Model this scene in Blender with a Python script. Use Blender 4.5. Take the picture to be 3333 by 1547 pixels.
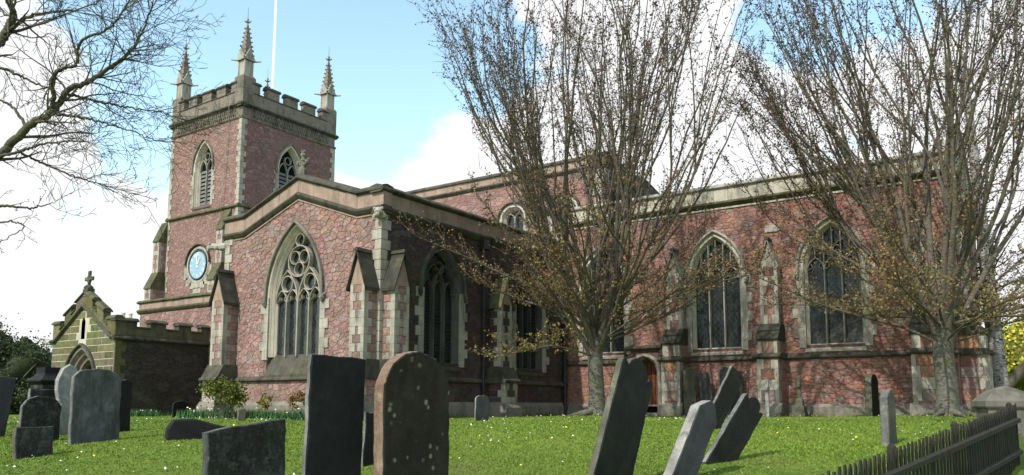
import bpy, bmesh, math, random
import numpy as np
from mathutils import Vector, Matrix
from mathutils.geometry import tessellate_polygon

for o in list(bpy.data.objects): bpy.data.objects.remove(o)
sc = bpy.context.scene
C = sc.collection
PI = math.pi
rnd = random.Random(11)

# ---------------------------------------------------------------- camera
# world: X east (along the church), Y north, Z up; the eye is the origin
PX, PY, CX, CY = 3333, 1547, 1666.5, 1010.2
FPX, PITCH, ROLL, YAW = 2603.6, 0.11757, 0.002776, -0.610176
cr, sr = math.cos(ROLL), math.sin(ROLL); cp, sp = math.cos(PITCH), math.sin(PITCH); cw, sw = math.cos(YAW), math.sin(YAW)
RM = np.array([[cr, -sr, 0], [sr, cr, 0], [0, 0, 1]]) @ np.array([[1, 0, 0], [0, sp, -cp], [0, cp, sp]]) @ np.array([[cw, -sw, 0], [sw, cw, 0], [0, 0, 1]])
cam = bpy.data.cameras.new('camera'); co = bpy.data.objects.new('camera', cam); C.objects.link(co)
cam.sensor_fit = 'HORIZONTAL'; cam.sensor_width = 36; cam.lens = FPX / PX * 36
cam.shift_y = (CY - PY / 2) / PX
cam.clip_start = 0.1; cam.clip_end = 3000
co.matrix_world = Matrix(((RM[0][0], -RM[1][0], -RM[2][0], 0), (RM[0][1], -RM[1][1], -RM[2][1], 0), (RM[0][2], -RM[1][2], -RM[2][2], 0), (0, 0, 0, 1)))
sc.camera = co

def ray(x, y): return RM.T @ np.array([(x - CX) / FPX, (y - CY) / FPX, 1.0])
def at(x, y, dep): return Vector(ray(x, y) * dep)
def proj(P):
    q = RM @ np.array(P, float); return q[0] / q[2] * FPX + CX, q[1] / q[2] * FPX + CY, q[2]

# ---------------------------------------------------------------- world, sun, exposure
SUN_AZ, SUN_EL = 6.0, 45.0            # degrees west of south, elevation
sdir = Vector((-math.sin(math.radians(SUN_AZ)) * math.cos(math.radians(SUN_EL)), -math.cos(math.radians(SUN_AZ)) * math.cos(math.radians(SUN_EL)), math.sin(math.radians(SUN_EL))))
world = bpy.data.worlds.new('World'); sc.world = world; world.use_nodes = True
wt = world.node_tree; wn, wl = wt.nodes, wt.links
for n in list(wn): wn.remove(n)
def WN(t, **k):
    n = wn.new(t)
    for a, b in k.items(): setattr(n, a, b)
    return n
wout = WN('ShaderNodeOutputWorld'); wbg = WN('ShaderNodeBackground'); wbg.inputs[1].default_value = 0.12
sky = WN('ShaderNodeTexSky', sky_type='NISHITA', sun_disc=False, sun_elevation=math.radians(SUN_EL), sun_rotation=math.atan2(sdir.x, sdir.y), altitude=80, air_density=1.0, dust_density=0.6, ozone_density=1.2)
tc = WN('ShaderNodeTexCoord')
def lobe(x, y, rad, soft, w):
    d = Vector(ray(x * 1.2939, y * 1.2939)).normalized()
    m = WN('ShaderNodeVectorMath', operation='DOT_PRODUCT'); wl.new(tc.outputs['Generated'], m.inputs[0]); m.inputs[1].default_value = d
    r = WN('ShaderNodeMapRange', interpolation_type='SMOOTHSTEP'); wl.new(m.outputs['Value'], r.inputs[0])
    r.inputs[1].default_value = math.cos(rad + soft); r.inputs[2].default_value = math.cos(max(rad - soft, 0)); r.inputs[3].default_value = 0; r.inputs[4].default_value = w
    return r.outputs[0]
nz = WN('ShaderNodeTexNoise'); nz.inputs['Scale'].default_value = 4.6; nz.inputs['Detail'].default_value = 9; nz.inputs['Roughness'].default_value = 0.56; nz.inputs['Distortion'].default_value = 0.25
mp = WN('ShaderNodeMapping'); mp.inputs['Scale'].default_value = (1, 1, 1.9); mp.inputs['Location'].default_value = (0.3, 1.7, 0.2)
wl.new(tc.outputs['Generated'], mp.inputs[0]); wl.new(mp.outputs[0], nz.inputs[0])
acc = nz.outputs['Fac']
for L in [(760, 40, .20, .10, -.30), (640, 200, .14, .07, -.2), (330, 130, .13, .10, -.20), (1000, 120, .12, .06, -.22), (1985, 90, .05, .04, -.26), (2150, 180, .08, .07, -.15),
          (1600, 260, .19, .09, .24), (950, 400, .13, .07, .34), (120, 640, .30, .15, .26), (2120, 420, .12, .08, .2), (40, 230, .07, .06, .14), (2500, 430, .13, .1, .2)]:
    a = WN('ShaderNodeMath', operation='ADD'); wl.new(acc, a.inputs[0]); wl.new(lobe(*L), a.inputs[1]); acc = a.outputs[0]
mr = WN('ShaderNodeMapRange', interpolation_type='SMOOTHSTEP'); wl.new(acc, mr.inputs[0]); mr.inputs[1].default_value = 0.46; mr.inputs[2].default_value = 0.57
tint = WN('ShaderNodeMix', data_type='RGBA', blend_type='MULTIPLY'); tint.inputs[0].default_value = 1.0
wl.new(sky.outputs[0], tint.inputs[6]); tint.inputs[7].default_value = (3.05, 3.05, 2.5, 1)
cmix = WN('ShaderNodeMix', data_type='RGBA'); wl.new(mr.outputs[0], cmix.inputs[0]); wl.new(tint.outputs[2], cmix.inputs[6]); cmix.inputs[7].default_value = (7.6, 7.65, 7.75, 1)
wl.new(cmix.outputs[2], wbg.inputs[0]); wl.new(wbg.outputs[0], wout.inputs[0])

sl = bpy.data.lights.new('sun', 'SUN'); sl.energy = 4.5; sl.angle = math.radians(0.6); sl.color = (1.0, 0.955, 0.88)
so = bpy.data.objects.new('sun', sl); C.objects.link(so); so.rotation_euler = sdir.to_track_quat('Z', 'Y').to_euler()
sc.view_settings.view_transform = 'Standard'; sc.view_settings.look = 'None'; sc.view_settings.exposure = 0.18; sc.view_settings.gamma = 1.0
sc.render.engine = 'CYCLES'

# ---------------------------------------------------------------- materials
MATS = {}
def nmat(name, fn, rough=0.85, spec=0.25):
    m = bpy.data.materials.new(name); m.use_nodes = True; nt = m.node_tree
    b = nt.nodes['Principled BSDF']; b.inputs['Roughness'].default_value = rough; b.inputs['Specular IOR Level'].default_value = spec
    def N(t, **k):
        n = nt.nodes.new(t)
        for a, v in k.items(): setattr(n, a, v)
        return n
    def lk(a, i): nt.links.new(a, i)
    co_ = N('ShaderNodeTexCoord').outputs['Object']
    def noise(scale, detail=5, rough=.55, vec=None, dist=0):
        n = N('ShaderNodeTexNoise'); n.inputs['Scale'].default_value = scale; n.inputs['Detail'].default_value = detail; n.inputs['Roughness'].default_value = rough; n.inputs['Distortion'].default_value = dist
        lk(vec or co_, n.inputs[0]); return n.outputs['Fac']
    def ramp(fac, stops, interp='LINEAR'):
        r = N('ShaderNodeValToRGB'); r.color_ramp.interpolation = interp
        e = r.color_ramp.elements
        while len(e) < len(stops): e.new(0.5)
        for i, (p, c) in enumerate(stops):
            e[i].position = p; e[i].color = (c, c, c, 1) if not isinstance(c, tuple) else (*c, 1)
        lk(fac, r.inputs[0]); return r.outputs[0]
    def mix(fac, a, bb, blend='MIX'):
        x = N('ShaderNodeMix', data_type='RGBA', blend_type=blend)
        for sock, val in ((0, fac), (6, a), (7, bb)):
            if isinstance(val, (int, float)): x.inputs[sock].default_value = val
            elif isinstance(val, tuple): x.inputs[sock].default_value = (*val, 1)
            else: lk(val, x.inputs[sock])
        return x.outputs[2]
    def attr(nm='Col'): return N('ShaderNodeAttribute', attribute_name=nm).outputs['Color']
    def mapping(scale=(1, 1, 1), rot=(0, 0, 0)):
        q = N('ShaderNodeMapping'); q.inputs['Scale'].default_value = scale; q.inputs['Rotation'].default_value = rot; lk(co_, q.inputs[0]); return q.outputs[0]
    def voro(scale, vec=None, feature='F1'):
        n = N('ShaderNodeTexVoronoi', feature=feature); n.inputs['Scale'].default_value = scale; lk(vec or co_, n.inputs[0]); return n.outputs['Distance']
    def bump(h, strength=.4, dist=.02):
        n = N('ShaderNodeBump'); n.inputs['Strength'].default_value = strength; n.inputs['Distance'].default_value = dist; lk(h, n.inputs['Height']); lk(n.outputs[0], b.inputs['Normal'])
    ns = dict(N=N, lk=lk, noise=noise, ramp=ramp, mix=mix, attr=attr, mapping=mapping, voro=voro, bump=bump, b=b, co=co_)
    col = fn(**ns)
    if col is not None:
        if isinstance(col, tuple): b.inputs['Base Color'].default_value = (*col, 1)
        else: lk(col, b.inputs['Base Color'])
    MATS[name] = m
    return m

def rubble_fn(noise, ramp, mix, attr, bump, **k):
    c = mix(1.0, attr(), ramp(noise(12, 7, .62), [(.3, .55), (.5, .95), (.72, 1.4)]), 'MULTIPLY')
    c = mix(ramp(noise(1.3, 5), [(.52, 0.), (.68, .42)]), c, (.10, .085, .075))
    c = mix(ramp(noise(38, 3), [(.62, 0.), (.75, .35)]), c, (.42, .36, .31))
    bump(noise(30, 8, .65), .7, .03); return c
nmat('rubble', rubble_fn, .9, .2)
nmat('mortar', lambda noise, ramp, bump, **k: (bump(noise(40, 6), .5, .02), ramp(noise(5, 6), [(.3, (.13, .085, .075)), (.7, (.19, .13, .118))]))[1], .95, .1)
nmat('mortar_red', lambda noise, ramp, bump, **k: (bump(noise(40, 6), .5, .02), ramp(noise(5, 6), [(.3, (.10, .06, .05)), (.7, (.16, .10, .085))]))[1], .95, .1)
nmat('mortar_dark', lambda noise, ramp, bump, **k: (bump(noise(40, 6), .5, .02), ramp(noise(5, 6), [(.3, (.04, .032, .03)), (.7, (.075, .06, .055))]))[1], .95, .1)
def limestone(base, dark, green=.25):
    def fn(noise, ramp, mix, bump, mapping, **k):
        c = mix(ramp(noise(3.1, 6), [(.35, 0.), (.7, 1.)]), base, tuple(x * .78 for x in base))
        c = mix(ramp(noise(1.7, 8, .65, mapping((1.6, 1.6, .5))), [(.47, 0.), (.66, .8)]), c, dark)
        c = mix(ramp(noise(2.4, 6), [(.55, 0.), (.75, green)]), c, (.13, .14, .06))
        c = mix(ramp(noise(45, 4), [(.3, .25), (.5, 0.)]), c, dark)
        bump(noise(26, 8, .65), .35, .02); return c
    return fn
nmat('limestone', limestone((.385, .355, .295), (.135, .125, .105), .3), .88, .2)
nmat('limestone_grey', limestone((.36, .34, .29), (.10, .095, .085), .3), .9, .2)
nmat('hood_stone', limestone((.19, .175, .14), (.06, .056, .048), .4), .9, .2)
nmat('jamb_sunlit', limestone((.54, .49, .39), (.33, .295, .24), .0), .88, .2)  # limestone made paler: sunlight on the jambs put into the colour
nmat('pier_stone', limestone((.15, .14, .115), (.055, .052, .045), .5), .92, .15)
nmat('limestone_shaded', limestone((.10, .095, .083), (.035, .033, .03), .3), .9, .2)  # limestone darkened in colour for the shade in the chapel's east windows
nmat('parapet_pale', limestone((.47, .435, .35), (.13, .122, .10), .4), .9, .2)
nmat('parapet_pink', limestone((.33, .235, .185), (.15, .12, .095), .35), .9, .2)
nmat('tower_dressing', limestone((.20, .172, .14), (.07, .062, .055), .35), .9, .2)
nmat('coping_dark', limestone((.085, .08, .062), (.022, .022, .019), .5), .92, .15)
nmat('coping_moss', limestone((.105, .105, .06), (.032, .033, .022), .8), .95, .1)
nmat('slab_roof', limestone((.062, .06, .048), (.022, .022, .019), .5), .9, .15)
nmat('plinth_stone', limestone((.22, .20, .165), (.085, .08, .07), .5), .92, .15)
nmat('porch_block', lambda noise, ramp, mix, attr, bump, **k: (bump(noise(24, 8), .4, .02), mix(1., attr(), ramp(noise(4, 7), [(.3, .7), (.7, 1.25)]), 'MULTIPLY'))[1], .93, .15)
nmat('porch_joint', limestone((.46, .43, .34), (.28, .26, .20), .2), .9, .2)
nmat('lead', lambda noise, ramp, **k: ramp(noise(6), [(.3, (.06, .065, .07)), (.7, (.12, .125, .13))]), .6, .4)
def glass_fn(N, lk, b, voro, ramp, mix, mapping, bump, noise, **k):
    b.inputs['Roughness'].default_value = .12; b.inputs['Specular IOR Level'].default_value = .3
    mp_ = mapping((2.3, 2.3, 1.9), (0, math.radians(45), math.radians(0)))
    w = N('ShaderNodeTexWave', wave_type='BANDS', bands_direction='X'); lk(mp_, w.inputs[0]); w.inputs['Scale'].default_value = 1.0
    w2 = N('ShaderNodeTexWave', wave_type='BANDS', bands_direction='Z'); lk(mp_, w2.inputs[0]); w2.inputs['Scale'].default_value = 1.0
    l1 = ramp(w.outputs['Fac'], [(.93, 0.), (.97, 1.)]); l2 = ramp(w2.outputs['Fac'], [(.93, 0.), (.97, 1.)])
    l = mix(1., l1, l2, 'LIGHTEN')
    bump(noise(3.5, 3), .35, .06)
    return mix(l, mix(ramp(noise(2.2, 4), [(.35, 0.), (.7, 1.)]), (.010, .013, .013), (.026, .031, .032)), (.030, .033, .033))
nmat('leaded_glass', glass_fn, .2, .6)
nmat('interior_shade', lambda **k: (.008, .008, .008), .95, .05)  # near-black for unlit interiors, shade put into the colour
nmat('black_iron', lambda noise, ramp, **k: ramp(noise(8), [(.3, (.010, .010, .011)), (.7, (.024, .024, .026))]), .5, .4)
nmat('white_paint', lambda **k: (.80, .80, .78), .5, .4)
nmat('louvre', lambda noise, ramp, **k: ramp(noise(8), [(.3, (.09, .09, .095)), (.7, (.17, .17, .175))]), .8, .2)
nmat('clock_blue', lambda noise, ramp, **k: ramp(noise(5), [(.3, (.20, .33, .46)), (.7, (.25, .39, .52))]), .5, .3)
nmat('clock_rim', lambda **k: (.02, .035, .06), .5, .3)
nmat('gilt', lambda **k: (.75, .68, .42), .4, .5)
nmat('oak_door', lambda noise, ramp, mapping, **k: ramp(noise(7, 6, .6, mapping((4, 4, .35))), [(.3, (.09, .026, .009)), (.7, (.20, .065, .02))]), .55, .4)
def slate(base, lich, amount, streak=.0, spots=0., grn=.0, bs=.35):
    def fn(noise, ramp, mix, bump, mapping, voro, **k):
        c = mix(ramp(noise(4, 7, .6), [(.3, 0.), (.7, 1.)]), tuple(x * .6 for x in base), tuple(x * 1.35 for x in base))
        if streak: c = mix(ramp(noise(2.6, 9, .72, mapping((2.0, 2.0, .42))), [(.46, 0.), (.60, streak)]), c, lich)
        c = mix(ramp(noise(5, 10, .72), [(.50, 0.), (.62, amount)]), c, lich)
        if grn: c = mix(ramp(noise(2.6, 5), [(.42, 0.), (.64, grn)]), c, (.035, .040, .013))
        c = mix(ramp(noise(26, 5, .75), [(.53, 0.), (.68, .55)]), c, lich)
        c = mix(ramp(noise(1.6, 7, .65), [(.44, .5), (.58, 0.)]), c, tuple(x * .45 for x in base))
        if spots:
            d = voro(8.5, mix(.06, k['co'], k['N']('ShaderNodeTexNoise').outputs['Color'])); sp_ = mix(1., ramp(d, [(.15, .8), (.27, .0)]), ramp(noise(2.6, 3), [(.46, 0.), (.58, 1.)]), 'MULTIPLY')
            ring = mix(1., sp_, ramp(d, [(.05, .35), (.13, 1.)]), 'MULTIPLY')
            c = mix(ring, c, (.26, .25, .20))
        bump(noise(22, 8, .6), bs, .02); return c
    return fn
nmat('slate_dark', slate((.0135, .0135, .014), (.026, .026, .026), .5, .25), .7, .15)
nmat('slate_black', slate((.008, .008, .0075), (.02, .022, .015), .35, grn=.35), .75, .25)
nmat('slate_grey', slate((.105, .11, .107), (.018, .024, .022), .7, .8, grn=.1), .85, .2)
nmat('slate_plain', slate((.045, .046, .047), (.08, .08, .08), .3), .75, .3)
nmat('stone_mottled', slate((.020, .020, .019), (.13, .135, .125), .7, .15, grn=.35), .85, .2)
nmat('sandstone_lichen', slate((.027, .0205, .015), (.045, .042, .032), .5, .5, 1., .4), .9, .15)
nmat('sandstone_edge', slate((.19, .12, .085), (.33, .28, .21), .7, .3), .92, .15)
nmat('stone_pale', slate((.26, .26, .25), (.5, .5, .46), .7, .3), .88, .2)
nmat('stone_midgrey', slate((.085, .085, .083), (.14, .14, .13), .4, .2), .88, .2)
nmat('stone_palecrust', slate((.34, .335, .30), (.05, .05, .042), .8, .2, bs=.9), .95, .15)
nmat('slate_edge', slate((.12, .12, .115), (.26, .26, .24), .6, .4), .88, .2)
nmat('mossy_stone', slate((.095, .095, .07), (.2, .19, .14), .5, .4, grn=.5), .92, .15)
def ground_fn(noise, ramp, mix, bump, **k):
    c = mix(ramp(noise(.55, 5), [(.33, 0.), (.7, 1.)]), (.10, .158, .024), (.145, .208, .032))
    c = mix(ramp(noise(3.0, 6, .6), [(.35, 0.), (.7, .6)]), c, (.175, .225, .040))
    c = mix(ramp(noise(.9, 6, .6), [(.54, 0.), (.72, .6)]), c, (.17, .145, .06))
    c = mix(ramp(noise(.38, 5), [(.45, 0.), (.62, .55)]), c, (.06, .115, .015))
    c = mix(ramp(noise(30, 4, .7), [(.35, .5), (.55, 0.)]), c, (.05, .11, .012))
    bump(noise(28, 6, .7), .9, .06); return c
nmat('turf', ground_fn, .95, .1)
nmat('leafcol', lambda attr, b, **k: attr(), .7, .25)
MATS['leafcol'].node_tree.nodes['Principled BSDF'].inputs['Subsurface Weight'].default_value = 0
def bark_fn(base, dark, green):
    def fn(noise, ramp, mix, bump, mapping, **k):
        h = noise(9, 6, .6, mapping((1.0, 1.0, 3.2)))
        c = mix(ramp(h, [(.35, 0.), (.65, 1.)]), dark, base)
        c = mix(ramp(noise(2.4, 5), [(.48, 0.), (.68, .75)]), c, green)
        bump(h, .6, .04); return c
    return fn
nmat('cherry_bark', bark_fn((.155, .142, .118), (.062, .057, .048), (.085, .095, .042)), .85, .25)
nmat('twig_bark', bark_fn((.135, .115, .09), (.065, .055, .044), (.085, .083, .04)), .85, .2)
nmat('ash_bark', bark_fn((.11, .10, .075), (.05, .046, .037), (.085, .092, .03)), .9, .15)
nmat('birch_bark', bark_fn((.42, .40, .38), (.05, .045, .04), (.22, .20, .18)), .85, .2)
nmat('fence_wood', lambda noise, ramp, mix, mapping, bump, **k: (bump(noise(20, 6, .6, mapping((5, 5, .5))), .5, .02), mix(ramp(noise(3, 6, .6, mapping((3, 3, .6))), [(.45, 0.), (.68, .7)]), ramp(noise(8, 6, .6, mapping((6, 6, .5))), [(.3, (.012, .0108, .0093)), (.7, (.040, .036, .031))]), (.042, .038, .016)))[1], .9, .2)
nmat('brick_red', lambda noise, ramp, **k: ramp(noise(9), [(.3, (.16, .05, .035)), (.7, (.28, .10, .07))]), .9, .2)
nmat('chimney_clay', lambda noise, ramp, **k: ramp(noise(9), [(.3, (.45, .38, .28)), (.7, (.6, .52, .4))]), .9, .2)
nmat('roof_slate', lambda noise, ramp, **k: ramp(noise(4), [(.3, (.05, .05, .055)), (.7, (.10, .10, .11))]), .8, .25)

# ---------------------------------------------------------------- mesh helpers
class F2:
    """wall frame: kind 'S' faces south at y=o, 'E' faces east at x=o, 'W' west, 'N' north; s runs along the wall, t is height, n is outwards"""
    def __init__(s, kind, o): s.k = kind; s.o = o
    def p(s, a, t, n=0.0):
        if s.k == 'S': return (a, s.o - n, t)
        if s.k == 'E': return (s.o + n, a, t)
        if s.k == 'W': return (s.o - n, a, t)
        return (a, s.o + n, t)
class MB:
    def __init__(s): s.v = []; s.f = []; s.c = []; s.cur = (1, 1, 1)
    def add(s, vs, fs, col=None):
        b = len(s.v); s.v += [tuple(x) for x in vs]
        for f in fs: s.f.append(tuple(i + b for i in f)); s.c.append(col or s.cur)
    def block(s, F, s0, s1, t0, t1, n0, n1, ch=.012, col=None):
        """a dressed block with chamfered front"""
        c = min(ch, (s1 - s0) * .3, (t1 - t0) * .3)
        P = F.p
        v = [P(s0, t0, n0), P(s1, t0, n0), P(s1, t1, n0), P(s0, t1, n0), P(s0, t0, n1 - c), P(s1, t0, n1 - c), P(s1, t1, n1 - c), P(s0, t1, n1 - c),
             P(s0 + c, t0 + c, n1), P(s1 - c, t0 + c, n1), P(s1 - c, t1 - c, n1), P(s0 + c, t1 - c, n1)]
        f = [(3, 2, 1, 0)] + [(i, (i + 1) % 4, (i + 1) % 4 + 4, i + 4) for i in range(4)] + [(i + 4, (i + 1) % 4 + 4, (i + 1) % 4 + 8, i + 8) for i in range(4)] + [(8, 9, 10, 11)]
        s.add(v, f, col)
    def box(s, x0, x1, y0, y1, z0, z1, col=None):
        v = [(x0, y0, z0), (x1, y0, z0), (x1, y1, z0), (x0, y1, z0), (x0, y0, z1), (x1, y0, z1), (x1, y1, z1), (x0, y1, z1)]
        s.add(v, [(3, 2, 1, 0), (4, 5, 6, 7), (0, 1, 5, 4), (1, 2, 6, 5), (2, 3, 7, 6), (3, 0, 4, 7)], col)
    def poly(s, F, pts, n0, n1, ch=0.0, col=None):
        """convex polygon prism with optional chamfer"""
        m = len(pts)
        if ch:
            cx = sum(p[0] for p in pts) / m; cy = sum(p[1] for p in pts) / m
            ins = []
            for a, b in pts:
                d = math.hypot(a - cx, b - cy) + 1e-9; k = max(0, 1 - ch / d); ins.append((cx + (a - cx) * k, cy + (b - cy) * k))
            v = [F.p(a, b, n0) for a, b in pts] + [F.p(a, b, n1 - ch) for a, b in pts] + [F.p(a, b, n1) for a, b in ins]
            f = [tuple(range(m - 1, -1, -1))] + [(i, (i + 1) % m, (i + 1) % m + m, i + m) for i in range(m)] + [(i + m, (i + 1) % m + m, (i + 1) % m + 2 * m, i + 2 * m) for i in range(m)] + [tuple(range(2 * m, 3 * m))]
        else:
            v = [F.p(a, b, n0) for a, b in pts] + [F.p(a, b, n1) for a, b in pts]
            f = [tuple(range(m - 1, -1, -1)), tuple(range(m, 2 * m))] + [(i, (i + 1) % m, (i + 1) % m + m, i + m) for i in range(m)]
        s.add(v, f, col)
    def sweep(s, F, path, prof, col=None, caps=True):
        """profile [(n, dt)] carried along path [(s, t)]"""
        m = len(prof); v = []; f = []
        for a, t in path: v += [F.p(a, t + d, n) for n, d in prof]
        for i in range(len(path) - 1):
            for j in range(m):
                k = (j + 1) % m; f.append((i * m + j, (i + 1) * m + j, (i + 1) * m + k, i * m + k))
        if caps: f += [tuple(range(m - 1, -1, -1)), tuple(range((len(path) - 1) * m, len(path) * m))]
        s.add(v, f, col)
    def ribbon(s, F, pts, w, n0, n1, closed=False, col=None):
        m = len(pts); L = []; Rr = []
        for i in range(m):
            a = pts[(i - 1) % m] if closed or i > 0 else pts[i]; b = pts[(i + 1) % m] if closed or i < m - 1 else pts[i]
            dx, dy = b[0] - a[0], b[1] - a[1]; d = math.hypot(dx, dy) + 1e-9; nx, ny = -dy / d * w / 2, dx / d * w / 2
            L.append((pts[i][0] + nx, pts[i][1] + ny)); Rr.append((pts[i][0] - nx, pts[i][1] - ny))
        v = []
        c = w * .28
        for i in range(m):
            mx, my = pts[i]
            l2 = (mx + (L[i][0] - mx) * .45, my + (L[i][1] - my) * .45); r2 = (mx + (Rr[i][0] - mx) * .45, my + (Rr[i][1] - my) * .45)
            v += [F.p(*L[i], n0), F.p(*L[i], n1 - c), F.p(*l2, n1), F.p(*r2, n1), F.p(*Rr[i], n1 - c), F.p(*Rr[i], n0)]
        f = []
        for i in range(m if closed else m - 1):
            k = (i + 1) % m
            for j in range(6): q = (j + 1) % 6; f.append((i * 6 + j, k * 6 + j, k * 6 + q, i * 6 + q))
        if not closed: f += [tuple(range(5, -1, -1)), tuple(range((m - 1) * 6, m * 6))]
        s.add(v, f, col)
    def rings(s, F, rings, closed=False, col=None):
        """loft between outlines: rings = [(pts2d, n)]"""
        m = len(rings[0][0]); v = []; f = []
        for pts, n in rings: v += [F.p(a, b, n) for a, b in pts]
        for i in range(len(rings) - 1):
            for j in range(m if closed else m - 1): f.append((i * m + j, i * m + (j + 1) % m, (i + 1) * m + (j + 1) % m, (i + 1) * m + j))
        s.add(v, f, col)
    def holed(s, F, outer, holes, n0, n1, col=None):
        """wall slab with openings"""
        loops = [outer] + holes
        tri = tessellate_polygon([[Vector((a, b, 0)) for a, b in l] for l in loops])
        flat = [p for l in loops for p in l]; N_ = len(flat)
        v = [F.p(a, b, n1) for a, b in flat] + [F.p(a, b, n0) for a, b in flat]
        f = [tuple(t) for t in tri] + [(t[2] + N_, t[1] + N_, t[0] + N_) for t in tri]
        b = 0
        for l in loops:
            m = len(l)
            for i in range(m): j = (i + 1) % m; f.append((b + i, b + j, b + j + N_, b + i + N_))
            b += m
        s.add(v, f, col)
    def tube(s, pts, rads, k=6, col=None):
        n = len(pts); pts = [Vector(p) for p in pts]; v = []; f = []
        ref = Vector((0.31, 0.77, 0.55))
        for i in range(n):
            t = (pts[min(i + 1, n - 1)] - pts[max(i - 1, 0)]).normalized(); a = t.cross(ref).normalized(); b = t.cross(a)
            v += [tuple(pts[i] + (a * math.cos(2 * PI * j / k) + b * math.sin(2 * PI * j / k)) * rads[i]) for j in range(k)]
        for i in range(n - 1):
            for j in range(k): q = (j + 1) % k; f.append((i * k + j, i * k + q, (i + 1) * k + q, (i + 1) * k + j))
        f += [tuple(range(k - 1, -1, -1)), tuple(range((n - 1) * k, n * k))]
        s.add(v, f, col)
    def build(s, name, mat, parent=None, smooth=False, kind=None, recalc=True):
        me = bpy.data.meshes.new(name); me.from_pydata(s.v, [], s.f)
        ca = me.color_attributes.new('Col', 'FLOAT_COLOR', 'CORNER')
        lt = np.array([p.loop_total for p in me.polygons], dtype=int)
        cc = np.array([(*c, 1.0) for c in s.c], dtype=np.float32)
        ca.data.foreach_set('color', np.repeat(cc, lt, axis=0).ravel())
        if recalc:
            bm = bmesh.new(); bm.from_mesh(me); bmesh.ops.recalc_face_normals(bm, faces=bm.faces); bm.to_mesh(me); bm.free()
        if smooth: me.polygons.foreach_set('use_smooth', [True] * len(me.polygons))
        me.materials.append(MATS[mat]) if isinstance(mat, str) else [me.materials.append(MATS[x]) for x in mat]
        o = bpy.data.objects.new(name, me); C.objects.link(o)
        if parent is not None: attach(o, parent)
        if kind: o['kind'] = kind
        return o
WLOC = {}
def attach(o, parent):
    o.parent = parent
    if parent.name in WLOC: o.matrix_parent_inverse = Matrix.Translation(-Vector(WLOC[parent.name]))
def thing(name, label, cat, loc=(0, 0, 0), group=None):
    e = bpy.data.objects.new(name, None); C.objects.link(e); e.location = loc; e.empty_display_size = .2
    WLOC[e.name] = tuple(loc); tag(e, label, cat, group); return e
def tag(o, label, cat, group=None):
    o['label'] = label; o['category'] = cat
    if group: o['group'] = group
    return o
def part(name, parent, label=None):
    e = bpy.data.objects.new(name, None); C.objects.link(e); e.empty_display_size = .2; attach(e, parent)
    if label: e['label'] = label
    return e

# ---------------------------------------------------------------- ground
FWD = Vector((RM[2][0], RM[2][1], 0)).normalized(); RGT = Vector((FWD.y, -FWD.x, 0))
FA, FB = at(2640, 1547, 8.0), at(3300, 1320, 14.5)          # the fence line, near and far
def fence_side(x, y):
    dx, dy = FB.x - FA.x, FB.y - FA.y; L = math.hypot(dx, dy)
    return ((x - FA.x) * dy - (y - FA.y) * dx) / L            # > 0 on the lane side
def gz(x, y):
    dep = x * FWD.x + y * FWD.y
    P = -.37 + .006 * (x + 8) if x > -60 else -.68
    if dep > 20: z = P
    elif dep > 9: z = P - .0078 * (20 - dep) ** 2
    else: z = P - .0078 * 121 - .035 * (9 - dep)
    z += .05 * math.sin(x * .55 + 1.3) * math.sin(y * .47 + .4) * min(1, max(0, (26 - dep) / 8))
    for (tx, ty, h, r) in MOUNDS:
        d2 = (x - tx) ** 2 + (y - ty) ** 2
        if d2 < 9 * r * r: z += h * math.exp(-d2 / (r * r))
    fs = fence_side(x, y)
    if fs > -.3 and dep < 22: z = max(z - .95 * min(1, max(0, (fs + .25) / .4)) * min(1, (22 - dep) / 3), min(z, -1.75))
    return z
MOUNDS = []
def ground_at(x, y):
    """where the line of sight through pixel (x, y) meets the ground"""
    d = ray(x, y); t = 4.0
    while t < 120:
        p = d * t
        if p[2] < gz(p[0], p[1]): break
        t += .05
    return Vector(p)
T1 = at(1941, 1352, 22.5); T2 = at(3085, 1354, 20.0)
for T in (T1, T2): MOUNDS.append((T.x, T.y, 0.0, 1.6))
for i, T in enumerate((T1, T2)): MOUNDS[i] = (T.x, T.y, T.z - gz(T.x, T.y), 1.6)

def axis(lo, hi, nlo, nhi, step):
    a = list(np.arange(nlo, nhi + .01, step)); d = step
    x = nhi
    while x < hi: d *= 1.35; x += d; a.append(min(x, hi))
    d = step; x = nlo; b = []
    while x > lo: d *= 1.35; x -= d; b.append(max(x, lo))
    return b[::-1] + a
gx = axis(-900, 600, -46, 14, .5); gy = axis(-300, 900, 2, 32, .5)
gm = MB(); nx_, ny_ = len(gx), len(gy)
gm.v = [(x, y, gz(x, y)) for y in gy for x in gx]
gm.f = [(j * nx_ + i, j * nx_ + i + 1, (j + 1) * nx_ + i + 1, (j + 1) * nx_ + i) for j in range(ny_ - 1) for i in range(nx_ - 1)]
gm.c = [(1, 1, 1)] * len(gm.f)
g = gm.build('ground', 'turf', smooth=True, recalc=False); g['kind'] = 'structure'

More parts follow.
